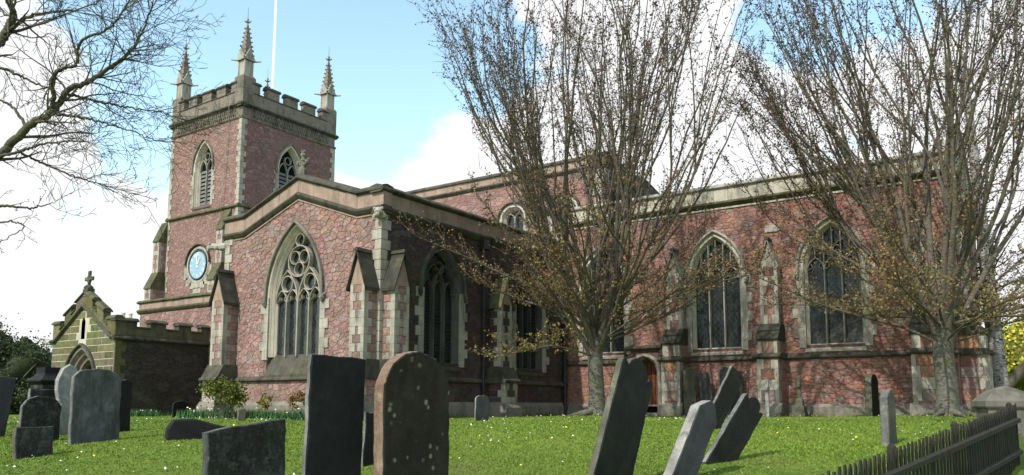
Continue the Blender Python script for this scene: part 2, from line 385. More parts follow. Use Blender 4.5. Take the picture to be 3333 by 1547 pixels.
# ---------------------------------------------------------------- church: masonry
STONES = []      # (verts, faces, colour, score, parent, material, name)
def score_of(pts):
    c = np.mean(np.array(pts), axis=0); x, y, d = proj(c)
    if d < 1 or not (-80 < x < PX + 80 and -80 < y < PY + 80): return 0
    P = [proj(p)[:2] for p in pts]
    return abs(sum(P[i][0] * P[(i + 1) % len(P)][1] - P[(i + 1) % len(P)][0] * P[i][1] for i in range(len(P)))) / 2
def inside(p, poly):
    x, y = p; r = False; j = len(poly) - 1
    for i in range(len(poly)):
        if (poly[i][1] > y) != (poly[j][1] > y) and x < (poly[j][0] - poly[i][0]) * (y - poly[i][1]) / (poly[j][1] - poly[i][1]) + poly[i][0]: r = not r
        j = i
    return r
def nearest(p, poly):
    best = None
    for i in range(len(poly)):
        a, b = poly[i], poly[(i + 1) % len(poly)]
        dx, dy = b[0] - a[0], b[1] - a[1]; L = dx * dx + dy * dy + 1e-12
        t = max(0, min(1, ((p[0] - a[0]) * dx + (p[1] - a[1]) * dy) / L)); q = (a[0] + t * dx, a[1] + t * dy)
        d = (q[0] - p[0]) ** 2 + (q[1] - p[1]) ** 2
        if best is None or d < best[0]: best = (d, q)
    return best[1]
def clip(poly, a, b, c):
    """keep a*x + b*y <= c"""
    out = []; n = len(poly)
    for i in range(n):
        p, q = poly[i], poly[(i + 1) % n]; dp = a * p[0] + b * p[1] - c; dq = a * q[0] + b * q[1] - c
        if dp <= 0: out.append(p)
        if (dp < 0 < dq) or (dq < 0 < dp):
            t = dp / (dp - dq); out.append((p[0] + (q[0] - p[0]) * t, p[1] + (q[1] - p[1]) * t))
    return out
PALB = [(4, (.112, .113, .046)), (3, (.132, .126, .062)), (1.5, (.13, .115, .08)), (1, (.085, .088, .036))]
def pick(pal, r):
    k = r.random() * sum(p[0] for p in pal)
    for w, c in pal:
        k -= w
        if k <= 0: break
    j = r.uniform(.86, 1.13); c = tuple(x * .62 + y * .38 for x, y in zip(c, pal[0][1])) if pal is not PALB else c
    return tuple(max(.008, x * j * r.uniform(.93, 1.07)) for x in c)
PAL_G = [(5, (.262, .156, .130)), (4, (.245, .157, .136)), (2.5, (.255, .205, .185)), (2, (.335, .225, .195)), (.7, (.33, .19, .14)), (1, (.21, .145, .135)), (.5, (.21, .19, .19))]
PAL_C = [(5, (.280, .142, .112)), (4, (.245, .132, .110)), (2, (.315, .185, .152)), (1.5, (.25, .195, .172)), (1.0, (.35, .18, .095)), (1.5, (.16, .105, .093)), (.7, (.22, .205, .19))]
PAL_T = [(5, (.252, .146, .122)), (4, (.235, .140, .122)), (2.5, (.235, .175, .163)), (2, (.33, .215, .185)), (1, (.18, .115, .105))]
PAL_T_SHADE = [(5, (.215, .115, .108)), (4, (.185, .105, .10)), (2.5, (.175, .135, .13)), (1, (.26, .16, .145)), (1.5, (.14, .09, .09))]  # tower stone with the east face's shade put into the tones
PAL_D = [(5, (.060, .042, .041)), (4, (.075, .046, .045)), (2, (.058, .05, .047)), (1, (.11, .047, .044)), (.6, (.085, .078, .072))]  # grey, grimy stone; east-wall shade is also put into these tones
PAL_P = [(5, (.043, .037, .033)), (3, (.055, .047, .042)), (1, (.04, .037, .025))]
def rubble(F, outline, holes, sx, sy, seed, pal, parent, hmax=.020, joint=.002, jit=.47, mat='rubble', name='rubble_stone'):
    r = random.Random(seed)
    x0 = min(p[0] for p in outline); x1 = max(p[0] for p in outline); y0 = min(p[1] for p in outline); y1 = max(p[1] for p in outline)
    nx = int((x1 - x0) / sx) + 3; ny = int((y1 - y0) / sy) + 3
    k = sx / sy
    P = {}
    for j in range(-1, ny):
        for i in range(-1, nx):
            if r.random() < .30: continue
            P[i, j] = (x0 + (i + (.5 if j % 2 else 0) + r.uniform(-jit, jit)) * sx, y0 + (j + .5 + r.uniform(-jit, jit) * .9) * sy)
    hb = [(min(p[0] for p in h) - .5, max(p[0] for p in h) + .5, min(p[1] for p in h) - .5, max(p[1] for p in h) + .5, h) for h in holes]
    m = len(outline)
    for (i, j), (cx, cy) in P.items():
        poly = [(cx - 1.6 * sx, cy - 1.6 * sy), (cx + 1.6 * sx, cy - 1.6 * sy), (cx + 1.6 * sx, cy + 1.6 * sy), (cx - 1.6 * sx, cy + 1.6 * sy)]
        for dj in (-2, -1, 0, 1, 2):
            for di in (-2, -1, 0, 1, 2):
                q = P.get((i + di, j + dj))
                if q is None or (di == 0 and dj == 0): continue
                a, b = q[0] - cx, (q[1] - cy) * k * k
                poly = clip(poly, a, b, a * (cx + q[0]) / 2 + b * (cy + q[1]) / 2)
                if len(poly) < 3: break
            if len(poly) < 3: break
        for e in range(m):
            if len(poly) < 3: break
            p, q = outline[e], outline[(e + 1) % m]; a, b = q[1] - p[1], -(q[0] - p[0]); poly = clip(poly, a, b, a * p[0] + b * p[1])
        if len(poly) < 3: continue
        gx_ = sum(p[0] for p in poly) / len(poly); gy_ = sum(p[1] for p in poly) / len(poly)
        bad = False
        for (a, b, c, d, h) in hb:
            if a < gx_ < b and c < gy_ < d:
                if inside((gx_, gy_), h): bad = True; break
                poly = [nearest(p, h) if inside(p, h) else p for p in poly]
        if bad: continue
        # drop near-duplicate corners, then shrink for the joint
        pp = []
        for p in poly:
            if not pp or math.hypot(p[0] - pp[-1][0], p[1] - pp[-1][1]) > .03: pp.append(p)
        if len(pp) > 2 and math.hypot(pp[0][0] - pp[-1][0], pp[0][1] - pp[-1][1]) < .03: pp.pop()
        if len(pp) < 3: continue
        area = abs(sum(pp[a][0] * pp[(a + 1) % len(pp)][1] - pp[(a + 1) % len(pp)][0] * pp[a][1] for a in range(len(pp)))) / 2
        if area < .004: continue
        gx_ = sum(p[0] for p in pp) / len(pp); gy_ = sum(p[1] for p in pp) / len(pp)
        def shr(p, dd):
            L = math.hypot(p[0] - gx_, p[1] - gy_) + 1e-9; f_ = max(.3, 1 - dd / L); return (gx_ + (p[0] - gx_) * f_, gy_ + (p[1] - gy_) * f_)
        jj = joint * r.uniform(.7, 1.5)
        A = [shr(p, jj) for p in pp]; B = [shr(p, jj + .012) for p in pp]
        h = r.uniform(.3, 1) * hmax; n_ = len(pp)
        v = [F.p(a, b, -.01) for a, b in A] + [F.p(a, b, h * r.uniform(.7, 1.1)) for a, b in B]
        f = [(q, (q + 1) % n_, (q + 1) % n_ + n_, q + n_) for q in range(n_)] + [tuple(range(n_, 2 * n_))]
        STONES.append((v, f, pick(pal, r), score_of([F.p(a, b, 0) for a, b in A]), parent, mat, name))
def dressed(F, s0, s1, t0, t1, n0, n1, parent, mat='limestone', name='quoin', ch=.005, col=(1, 1, 1)):
    m = MB(); m.block(F, s0, s1, t0, t1, n0, n1, ch)
    STONES.append((m.v, m.f, col, score_of([F.p(s0, t0, n1), F.p(s1, t0, n1), F.p(s1, t1, n1), F.p(s0, t1, n1)]), parent, mat, name))
def redblock(F, s0, s1, t0, t1, n1, parent, pal, r):
    if s1 - s0 < .04: return
    dressed(F, s0 + .008, s1 - .008, t0 + .008, t1 - .008, n1 - .06, n1, parent, 'rubble', 'rubble_stone', .012, pick(pal, r))

church = thing('church', 'pink rubble-stone parish church with battlemented clock tower, gabled chapel, chancel and small porch', 'church', (-25, 25, -.5))

def arch(sc_, w, ts, rise, t0, n=12):
    R_ = (rise * rise + w * w) / (2 * w); out = [(sc_ - w, t0), (sc_ - w, ts)]
    a1 = math.acos(max(-1, min(1, (R_ - w) / R_)))
    for i in range(1, n): a = PI - a1 * i / n; out.append((sc_ - w + R_ + R_ * math.cos(a), ts + R_ * math.sin(a)))
    out.append((sc_, ts + rise))
    for i in range(n - 1, 0, -1): a = a1 * i / n; out.append((sc_ + w - R_ + R_ * math.cos(a), ts + R_ * math.sin(a)))
    return out + [(sc_ + w, ts), (sc_ + w, t0)]
def arch_h(s, sc_, w, ts, rise):
    R_ = (rise * rise + w * w) / (2 * w); d = abs(s - sc_); x = d + R_ - w
    return ts + math.sqrt(max(0, R_ * R_ - x * x))
def circ(cx, cy, r, n=18): return [(cx + r * math.cos(2 * PI * i / n), cy + r * math.sin(2 * PI * i / n)) for i in range(n)]
def head(a, b, t, rise, n=6): return arch((a + b) / 2, (b - a) / 2, t, rise, t, n)[1:-1]

def window(F, sc_, w, t0, ts, rise, style, depth=.42, rev=.26, mat='limestone', tmat=None, hood='hood_stone', qmat=None, qn=.3, sillm='coping_dark', name='window', stops=True, bw=.13):
    """returns (wall hole, area the rubble keeps clear of)"""
    tmat = tmat or mat; qmat = qmat or mat
    w_ = part(name, church)
    m = MB()
    o = lambda d, n: (arch(sc_, w - d, ts, rise - d * 1.05, t0 if d <= 0 else t0), n)
    q_ = depth
    m.rings(F, [o(-bw, -.02), o(-bw, .035), o(0, .035), o(rev * .10, .02), o(rev * .34, -.26 * q_), o(rev * .37, -.36 * q_), o(rev * .44, -.36 * q_), o(rev * .68, -.62 * q_), o(rev * .71, -.74 * q_), o(rev * .78, -.74 * q_), o(rev, -depth), o(rev, -depth - .12)])
    m.build('jamb_moulding', 'jamb_sunlit' if mat == 'limestone' else mat, w_)
    wi = w - rev; ri = rise - rev * 1.05
    # glass
    gl = MB(); gp = arch(sc_, wi + .03, ts, ri + .03, t0); gl.add([F.p(a, b, -depth - .05) for a, b in gp], [tuple(range(len(gp)))])
    gl.build('louvre_void' if style == 'bell' else 'glass', 'interior_shade' if style == 'bell' else 'leaded_glass', w_, recalc=False)
    bk = MB(); bk.add([F.p(a, b, -depth - .13) for a, b in gp], [tuple(range(len(gp)))]); bk.build('backing', 'interior_shade', w_, recalc=False)
    # sloping sill
    sm_ = MB(); sm_.sweep(F, [(sc_ - w - .02, t0), (sc_ + w + .02, t0)], [(-depth - .12, .03), (-depth + .02, .03), (.05, -.16), (.05, -.24), (-depth - .12, -.24)] if sillm != 'deep' else [(-depth - .12, .06), (-depth + .02, .06), (.07, -.58), (.07, -.66), (-depth - .12, -.66)])
    sm_.build('sill', 'coping_dark' if sillm == 'deep' else sillm, w_)
    # hood mould
    if hood:
        hm = MB(); hp = arch(sc_, w + bw + .035, ts, rise + bw + .05, ts - .12)
        hm.ribbon(F, hp, .09, 0, .14); hm.build('hood_mould', hood, w_)
        if stops:
            for sg in (-1, 1):
                st = MB(); a = sc_ + sg * (w + bw + .07)
                for (ds, dt, rr) in ((0, -.02, .085), (sg * .05, .06, .055), (-sg * .02, -.1, .06), (sg * .03, -.06, .05)):
                    c = F.p(a + ds, ts - .15 + dt, .09); ico(st, c, rr)
                st.build('label_stop', hood, w_)
    # jamb quoins
    r = random.Random(int(sc_ * 97) + int(ts * 31)); t = t0 - .1; k = 0
    while t < ts - .1:
        h = min(qn, ts - t); L = (.34 if k % 2 else .20)
        for sg in (-1, 1):
            LL = L * r.uniform(.9, 1.15); a, b = (sc_ - w - LL, sc_ - w + .03) if sg < 0 else (sc_ + w - .03, sc_ + w + LL)
            dressed(F, a, b, t + .002, t + h - .002, -.02, .046, w_, qmat)
        t += h; k += 1
    # mullions and tracery
    tr = MB(); n0, n1 = -depth - .06, -depth + .12
    L_, R_ = sc_ - wi, sc_ + wi
    bar = max(.038, wi * .038)
    V = lambda s, a, b, ww=bar: tr.ribbon(F, [(s, a), (s, b)], ww, n0, n1)
    if style == 'geo':
        q = wi / 2; hd = .40; ls = ts - .18
        for i in (-1, 0, 1): V(sc_ + i * q, t0, ls + .02, bar * (1.25 if i == 0 else 1))
        for i in range(4):
            a = L_ + i * q; tr.ribbon(F, head(a + .01, a + q - .01, ls, hd), bar * .8, n0, n1 - .02)
            for sg in (-1, 1): tr.ribbon(F, [(a + q / 2 + sg * q * .42, ls + .02), (a + q / 2 + sg * q * .2, ls + .1), (a + q / 2 + sg * q * .24, ls + .2)], bar * .45, n0, n1 - .05)
        for sg in (-1, 1):
            c = sc_ + sg * q; tr.ribbon(F, head(c - q + .02, c + q - .02, ls, wi * .98), bar, n0, n1)
            tr.ribbon(F, circ(c, ls + .56 * wi, wi * .245), bar * .9, n0, n1 - .01, True)
        cy = ls + wi * 1.22; tr.ribbon(F, circ(sc_, cy, wi * .47, 26), bar, n0, n1, True)
        for k in range(3):
            a = PI / 2 + PI + k * 2 * PI / 3; tr.ribbon(F, circ(sc_ + wi * .235 * math.cos(a), cy + wi * .235 * math.sin(a), wi * .2, 16), bar * .75, n0, n1 - .02, True)
        tr.ribbon(F, circ(sc_, min(ts + ri - wi * .24, cy + wi * .66), wi * .185, 16), bar * .7, n0, n1 - .02, True)
    elif style == 'perp':
        q = 2 * wi / 3; ls = ts - .05
        for i in (1, 2): a = L_ + i * q; V(a, t0, arch_h(a, sc_, wi, ts, ri))
        for i in range(3):
            a = L_ + i * q; tr.ribbon(F, head(a + .01, a + q - .01, ls, q * .72), bar * .85, n0, n1 - .02)
            for sg in (-1, 1): tr.ribbon(F, [(a + q / 2 + sg * q * .45, ls), (a + q / 2 + sg * q * .2, ls + .08), (a + q / 2 + sg * q * .26, ls + .2)], bar * .5, n0, n1 - .05)
            c = a + q / 2; V(c, ls + q * .7, arch_h(c, sc_, wi, ts, ri), bar * .7)
        a = sc_ - q / 2; tb = ls + q * 1.1
        for c in (a + q / 4, a + 3 * q / 4): tr.ribbon(F, head(c - q / 4, c + q / 4, tb, q * .33), bar * .6, n0, n1 - .04)
        tr.ribbon(F, [(a, tb + .34), (a + q * .25, tb + .24), (sc_, tb + .17), (a + q * .75, tb + .24), (a + q, tb + .34)], bar * .55, n0, n1 - .04)
    elif style == 'three':
        q = 2 * wi / 3; ls = ts - .1
        for i in (1, 2): V(L_ + i * q, t0, ls + .05)
        for i in range(3): tr.ribbon(F, head(L_ + i * q + .01, L_ + (i + 1) * q - .01, ls, q * .8), bar * .85, n0, n1 - .02)
        for i in (0, 1): tr.ribbon(F, head(L_ + i * q, L_ + (i + 2) * q, ls, q * 1.75), bar, n0, n1)
        tr.ribbon(F, circ(sc_, ls + q * 1.55, q * .36), bar * .8, n0, n1, True)
    elif style == 'bell':
        ls = ts - .1; V(sc_, t0, ls + .1, bar * 1.6)
        for a, b in ((L_, sc_), (sc_, R_)): tr.ribbon(F, head(a + .01, b - .01, ls, wi * .95), bar * 1.3, n0, n1)
        tr.ribbon(F, circ(sc_, ls + wi * 1.22, wi * .34), bar * 1.2, n0, n1, True)
        for i in range(9):
            tt = t0 + .12 + i * (ls - t0) / 9
            for a, b in ((L_ + .03, sc_ - .04), (sc_ + .04, R_ - .03)):
                lo = MB(); lo.sweep(F, [(a, tt), (b, tt)], [(-depth + .02, 0), (-depth + .02, .03), (-depth - .045, .19), (-depth - .045, .16)]); lo.build('louvre', 'louvre', w_)
    elif style == 'two':
        ls = ts - .05; V(sc_, t0, ls + .2)
        for a, b in ((L_, sc_), (sc_, R_)): tr.ribbon(F, head(a + .01, b - .01, ls, wi * .7), bar, n0, n1)
    if tr.v: tr.build('tracery', tmat, w_)
    return arch(sc_, w + .02, ts, rise + .02, t0 - (.62 if sillm == 'deep' else .02)), arch(sc_, w + bw - .02, ts, rise + bw, t0 - .1)
def ico(m, c, r, k=0):
    vs = []; fs = []
    for i in range(5):
        a = PI * i / 4
        for j in range(6): b = 2 * PI * j / 6; vs.append((c[0] + r * math.sin(a) * math.cos(b), c[1] + r * math.sin(a) * math.sin(b), c[2] + r * math.cos(a)))
    for i in range(4):
        for j in range(6): fs.append((i * 6 + j, i * 6 + (j + 1) % 6, (i + 1) * 6 + (j + 1) % 6, (i + 1) * 6 + j))
    m.add(vs, fs)
def gable_cap(F, s0, s1, t0, t1, n0, n1, parent, roof='slab_roof', front='parapet_pink', ov=.10):
    sm = (s0 + s1) / 2
    g_ = MB(); g_.poly(F, [(s0, t0), (s1, t0), (sm, t1 - .04)], n0, n1, .0); g_.build('gablet', front, parent)
    for sg in (-1, 1):
        a = s0 - ov if sg < 0 else s1 + ov; sl_ = (t1 - t0) / ((s1 - s0) / 2)
        tb = t0 - ov * sl_ * .55
        r_ = MB(); pts = [(a, tb), (sm, t1), (sm, t1 + .09), (a, tb + .09)]
        r_.poly(F, pts if sg < 0 else pts[::-1], n0, n1 + .09); r_.build('roof_slab', roof, parent)
    rg = MB(); rg.poly(F, [(sm - .07, t1 + .03), (sm + .07, t1 + .03), (sm + .045, t1 + .13), (sm - .045, t1 + .13)], n0, n1 + .11); rg.build('ridge', 'coping_dark', parent)
def shaft(F, s0, s1, t0, t1, n1, parent, pal, seed, cq=.235, mat='limestone', a_=(.13, .24), b_=(.16, .30), side=1, n0=0.0):
    """quoined buttress stage: corner blocks and red infill"""
    r = random.Random(seed)
    cm = MB(); cm.block(F, s0 + .01, s1 - .01, t0, t1, n0 - .05, n1 - .012, .004); cm.build('core', 'mortar', parent)
    t = t0; k = seed
    nst = max(1, round((t1 - t0) / cq)); h = (t1 - t0) / nst
    for q in range(nst):
        t = t0 + q * h; long_ = k % 2; k += 1
        a = a_[1] if long_ else a_[0]; b = b_[0] if long_ else b_[1]
        a = min(a, (s1 - s0) * .42); b = min(b, n1 - n0 - .02)
        if q % 5 == 4 and s1 - s0 < 1.0: a = (s1 - s0) / 2      # a through-stone
        for sg in (-1, 1):
            x0, x1 = (s0, s0 + a) if sg < 0 else (s1 - a, s1)
            dressed(F, x0 + (.004 if sg > 0 else 0), x1 - (.004 if sg < 0 else 0), t + .002, t + h - .002, n1 - b, n1 + .008, parent, mat)
        redblock(F, s0 + a, s1 - a, t, t + h, n1 - .002, parent, pal, r)
        # side infill
        FS = F2('E', 0) if F.k == 'S' else F2('N', 0)
        if n1 - b - n0 > .06:
            if F.k == 'S': FS = F2('E', s1 - .002); redblock(FS, F.o - (n1 - b), F.o - n0, t, t + h, 0, parent, pal, r)
            else:
                FS = F2('S', s0 + .002); redblock(FS, F.o + n0, F.o + (n1 - b), t, t + h, 0, parent, pal, r)
def string(F, a, b, t, parent, mat='coping_dark', pr=.13, h=.17, name='string_course'):
    m = MB(); m.sweep(F, [(a, t), (b, t)], [(-.03, h), (.02, h), (pr, h * .45), (pr, h * .2), (pr - .04, 0), (-.03, 0)]); return m.build(name, mat, parent)

def pipe(F, s, t0, t1, parent, n=.10, r=.055):
    m = MB(); m.tube([F.p(s, t0, n), F.p(s, t1, n)], [r, r], 8)
    for t in np.arange(t0 + .3, t1, 1.6): m.tube([F.p(s, t, n), F.p(s, t + .09, n)], [r + .018, r + .018], 8)
    m.block(F, s - .16, s + .16, t1 - .05, t1 + .28, .0, .24, .02); m.build('downpipe', 'black_iron', parent)

# ======== chapel (gabled, projecting towards the camera)
GV, GW, GE = 16.63, -23.62, -16.30
FG = F2('S', GV); FD = F2('E', GE); FCH = F2('S', 27.0); FT = F2('S', 29.0); FTE = F2('E', -40.3)
GC = (GW + GE) / 2
def course(F, path, prof, mat, parent, step=.95, seed=1, name='coping_stone'):
    r = random.Random(seed)
    for i in range(len(path) - 1):
        (a, ta), (b, tb) = path[i], path[i + 1]; k = max(1, round(abs(b - a) / step)); cuts = [0] + [(q + r.uniform(-.2, .2)) / k for q in range(1, k)] + [1]
        for q in range(k):
            u0, u1 = cuts[q], cuts[q + 1]; g0 = .005 if q else 0; dn, dt = r.uniform(-.009, .009), r.uniform(-.008, .008)
            p0, p1 = (a + (b - a) * u0 + g0, ta + (tb - ta) * u0), (a + (b - a) * u1 - .002, ta + (tb - ta) * u1)
            mm = MB(); mm.sweep(F, [p0, p1], [(n + dn, d + dt) for n, d in prof])
            STONES.append((mm.v, mm.f, (1, 1, 1), 700, parent, mat, name))
gwall = part('wall', church, 'lit gabled wall of pink rubble with a great traceried window')
hole, keep = window(FG, GC - .06, 1.25, 1.50, 3.42, 2.26, 'geo', depth=.22, rev=.185, sillm='deep', bw=.06)
m = MB(); m.holed(FG, [(GW, -.9), (GE, -.9), (GE, 5.66), (GE - .98, 5.66), (GC, 6.62), (GW + .98, 5.66), (GW, 5.66)], [hole], -.7, 0); m.build('wall_core', 'mortar', gwall)
low = [(GW, -.35), (GE, -.35), (GE, .74), (GW, .74)]
rubble(FG, low, [], .20, .13, 5, PAL_G, gwall)
sill_keep = [(GC - 1.42, .5), (GC + 1.30, .5), (GC + 1.30, 1.6), (GC - 1.42, 1.6)]
rubble(FG, [(GW, .88), (GE, .88), (GE, 5.64), (GC, 6.62), (GW, 5.64)], [keep, sill_keep], .19, .125, 6, PAL_G, gwall)
string(FG, GW - .1, GE + .1, .72, gwall)
pl = MB(); pl.sweep(FG, [(GW - .1, -.9), (GE + .1, -.9)], [(0, 0), (.12, 0), (.12, .86), (.02, .98), (0, .98)]); pl.build('plinth', 'plinth_stone', gwall)
# parapet of the gable: two dark mouldings and a pink band cut into blocks
pathb = [(GW - .12, 5.62), (GW + .98, 5.62), (GC, 6.56), (GE - .98, 5.62), (GE + .12, 5.62)]
def band_blocks(F, path, h, n0, n1, parent, mat, step, seed, name='parapet_block'):
    r = random.Random(seed)
    for i in range(len(path) - 1):
        (a, ta), (b, tb) = path[i], path[i + 1]; L = b - a; k = max(1, round(abs(L) / step)); cuts = [0] + [(q + r.uniform(-.18, .18)) / k for q in range(1, k)] + [1]
        for q in range(k):
            u0, u1 = cuts[q], cuts[q + 1]; s0, s1 = a + L * u0 + .004, a + L * u1 - .004; z0, z1 = ta + (tb - ta) * u0, ta + (tb - ta) * u1
            pp = [(s0, z0), (s1, z1), (s1, z1 + h), (s0, z0 + h)]
            mm = MB(); mm.poly(F, pp, n0, n1 + r.uniform(-.004, .004), .008)
            STONES.append((mm.v, mm.f, (1, 1, 1), score_of([F.p(x, y, n1) for x, y in pp]), parent, mat, name))
gpar = part('parapet', church)
m = MB(); m.sweep(FG, pathb, [(-.3, -.04), (.03, -.04), (.09, .02), (.15, .10), (.15, .15), (.07, .20), (-.3, .20)]); m.build('moulding', 'coping_dark', gpar)
m = MB(); m.sweep(FG, [(a, t - .06) for a, t in pathb], [(.0, -.02), (.045, -.02), (.045, .022), (.0, .022)]); m.build('fillet', 'parapet_pink', gpar)
band_blocks(FG, [(a, t + .20) for a, t in pathb], .40, -.3, .06, gpar, 'parapet_pink', 1.0, 3)
course(FG, [(a, t + .60) for a, t in pathb], [(-.36, 0), (.07, 0), (.16, .06), (.16, .11), (.05, .21), (-.1, .25), (-.36, .2)], 'coping_dark', gpar, 1.0, 1, 'coping_stone')
# gable finial: a leafy cross on a stub
fin = MB(); fz = 7.36
fin.tube([(GC, GV + .1, fz - .2), (GC, GV + .1, fz + .15), (GC, GV + .1, fz + .28), (GC, GV + .1, fz + .62)], [.17, .14, .07, .06], 8)
for (dx, dz, rr) in ((-.26, .44, .11), (.26, .44, .11), (0, .72, .12), (-.12, .36, .09), (.12, .36, .09), (-.33, .52, .07), (.33, .52, .07), (0, .52, .11), (-.07, .85, .06), (.07, .85, .06)): ico(fin, (GC + dx * .8, GV + .1, fz + dz * .9), rr * .8)
fin.build('finial', 'hood_stone', gpar)
# east (shaded) wall of the chapel
dwall = part('wall', church, 'shaded dark wall of grimy stone beyond the middle tree')
h1, k1 = window(FD, 19.42, .92, 1.30, 3.62, 1.40, 'three', depth=.22, rev=.13, mat='limestone_shaded', hood='coping_dark', tmat='limestone_shaded', qmat='limestone_grey')
h2, k2 = window(FD, 24.42, .92, 1.30, 3.62, 1.40, 'three', depth=.22, rev=.13, mat='limestone_shaded', hood='coping_dark', tmat='limestone_shaded', qmat='limestone_grey')
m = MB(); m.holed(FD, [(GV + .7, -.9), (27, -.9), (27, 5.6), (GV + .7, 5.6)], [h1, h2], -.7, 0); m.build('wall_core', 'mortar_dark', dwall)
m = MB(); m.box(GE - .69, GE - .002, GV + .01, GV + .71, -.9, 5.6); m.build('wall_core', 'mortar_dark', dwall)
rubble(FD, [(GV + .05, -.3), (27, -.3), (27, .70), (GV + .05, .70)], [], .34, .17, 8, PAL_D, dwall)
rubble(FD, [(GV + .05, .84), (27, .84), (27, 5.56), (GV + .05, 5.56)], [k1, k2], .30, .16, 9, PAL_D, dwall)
string(FD, GV, 26.98, .70, dwall)
pl = MB(); pl.sweep(FD, [(GV - .12, -.9), (26.98, -.9)], [(0, 0), (.12, 0), (.12, .86), (.02, .98), (0, .98)]); pl.build('plinth', 'plinth_stone', dwall)
course(FD, [(GV - .13, 5.58), (27, 5.58)], [(-.3, -.04), (.03, -.04), (.09, .02), (.15, .10), (.15, .15), (.07, .20), (-.3, .20)], 'coping_dark', dwall, 1.0, 2, 'moulding_stone')
band_blocks(FD, [(GV - .05, 5.78), (27, 5.78)], .42, -.3, .055, dwall, 'parapet_pink', 1.1, 5)
course(FD, [(GV - .15, 6.20), (27, 6.20)], [(-.36, 0), (.07, 0), (.16, .06), (.16, .11), (.05, .21), (-.1, .25), (-.36, .2)], 'coping_dark', dwall, 1.0, 3, 'coping_stone')
# corner quoins of the chapel
t = .9; k = 0
while t < 5.5:
    a, b = ((.34, .22) if k % 2 else (.20, .36)); mm = MB(); mm.box(GE - a, GE + .05, GV - .05, GV + b, t + .006, t + .29)
    STONES.append((mm.v, mm.f, (1, 1, 1), 900, gwall, 'limestone', 'quoin'))
    if t > 3.3:
        mm = MB(); mm.box(GW - .05, GW + a, GV - .05, GV + b, t + .006, t + .29); STONES.append((mm.v, mm.f, (1, 1, 1), 900, gwall, 'limestone', 'quoin'))
    t += .3; k += 1
# back and west sides, roof
m = MB(); m.box(GW, GW + .6, GV + .7, 28.9, -.9, 6.0); m.box(GW + .6, GE - .7, 28.3, 28.9, -.9, 6.0); m.build('wall_core', 'mortar', church)
m = MB(); m.add([(GW, GV + .5, 5.9), (GE - .3, GV + .5, 5.9), (GE - .3, 28.9, 6.3), (GW, 28.9, 6.3), (GC, GV + .5, 6.7), (GC, 28.9, 7.1)], [(0, 4, 5, 3), (4, 1, 2, 5), (0, 1, 4), (3, 5, 2)]); m.build('roof', 'lead', church)

def g_buttress(F, s0, s1, seed, p=.55, low=True, mat='limestone', pal=PAL_G, top=3.42, apex=4.36, cap='slab_roof'):
    b_ = part('buttress', church)
    shaft(F, s0 - .04, s1 + .04, -.9, .72, p + .2, b_, pal, seed, mat=mat)
    m = MB(); m.sweep(F, [(s0 - .15, -.9), (s1 + .15, -.9)], [(0, 0), (p + .33, 0), (p + .33, .80), (p + .2, .98), (0, .98)]); m.build('plinth', 'plinth_stone', b_)
    m = MB(); m.sweep(F, [(s0 - .12, .72), (s1 + .12, .72)], [(0, 0), (p + .26, 0), (p + .31, .05), (p + .31, .10), (p + .22, .15), (p + .0, .56), (0, .56)]); m.build('set_off', 'coping_dark', b_)
    shaft(F, s0, s1, 1.24, top, p, b_, pal, seed + 1, mat=mat)
    gable_cap(F, s0, s1, top, apex, -.02, p, b_, roof=cap)
g_buttress(FG, -23.52, -22.88, 21)
g_buttress(FG, -16.94, -16.36, 31)
g_buttress(FD, 16.72, 17.34, 41, p=.5)
g_buttress(FD, 21.95, 22.6, 51, p=.5, mat='limestone_grey', pal=PAL_D, cap='coping_moss')
pipe(FD, 21.5, -.3, 5.3, church); pipe(FD, 26.72, -.35, 5.3, church, n=.13, r=.07)
# gargoyles at the chapel corners
def beast(base, d, parent, L=.75):
    m = MB(); d = Vector(d).normalized(); b = Vector(base); up = Vector((0, 0, 1))
    m.tube([b - d * .1, b + d * L * .35, b + d * L * .6 + up * .03, b + d * L * .8 + up * .05, b + d * L], [.13, .14, .10, .13, .06], 8)
    sd = d.cross(up)
    for sg in (-1, 1): ico(m, b + d * L * .8 + sd * .11 * sg + up * .13, .055); ico(m, b + d * L * .45 + sd * .13 * sg - up * .05, .08)
    ico(m, b + d * L * .95 - up * .05, .07)
    m.build('gargoyle', 'limestone_grey', parent)
beast((GW, GV + .05, 5.42), (-1, -.15, 0), gpar, 1.0); beast((GE, GV, 5.50), (.45, -.9, 0), gpar, .42)

# ======== chancel
CE = -2.75
cwall = part('wall', church, 'long chancel wall of red-brown rubble with tall three-light windows')
holes = []; keeps = []
for c in (-14.6, -10.12, -6.18):
    h, k = window(FCH, c, .92, 1.98, 4.50, 1.46, 'perp', depth=.18, rev=.11, mat='limestone', sillm='limestone', hood='limestone_grey', qn=.33)
    holes.append(h); keeps.append(k)
# priest's door
DW, DC = .50, -12.92
doorh = [(DC - DW, -.45), (DC - DW, 1.30), (DC - DW * .8, 1.56), (DC - DW * .4, 1.70), (DC, 1.76), (DC + DW * .4, 1.70), (DC + DW * .8, 1.56), (DC + DW, 1.30), (DC + DW, -.45)]
m = MB(); m.holed(FCH, [(GE, -.9), (CE, -.9), (CE, 7.0), (GE, 7.0)], holes + [doorh], -.8, 0); m.build('wall_core', 'mortar_red', cwall)
dk = [(DC - DW - .16, -.5), (DC - DW - .16, 2.0), (DC + DW + .16, 2.0), (DC + DW + .16, -.5)]
rubble(FCH, [(GE + .02, .02), (CE, .02), (CE, 1.52), (GE + .02, 1.52)], [dk], .23, .105, 12, PAL_C, cwall)
rubble(FCH, [(GE + .02, 1.70), (CE, 1.70), (CE, 6.9), (GE + .02, 6.9)], keeps + [dk], .23, .115, 13, PAL_C, cwall)
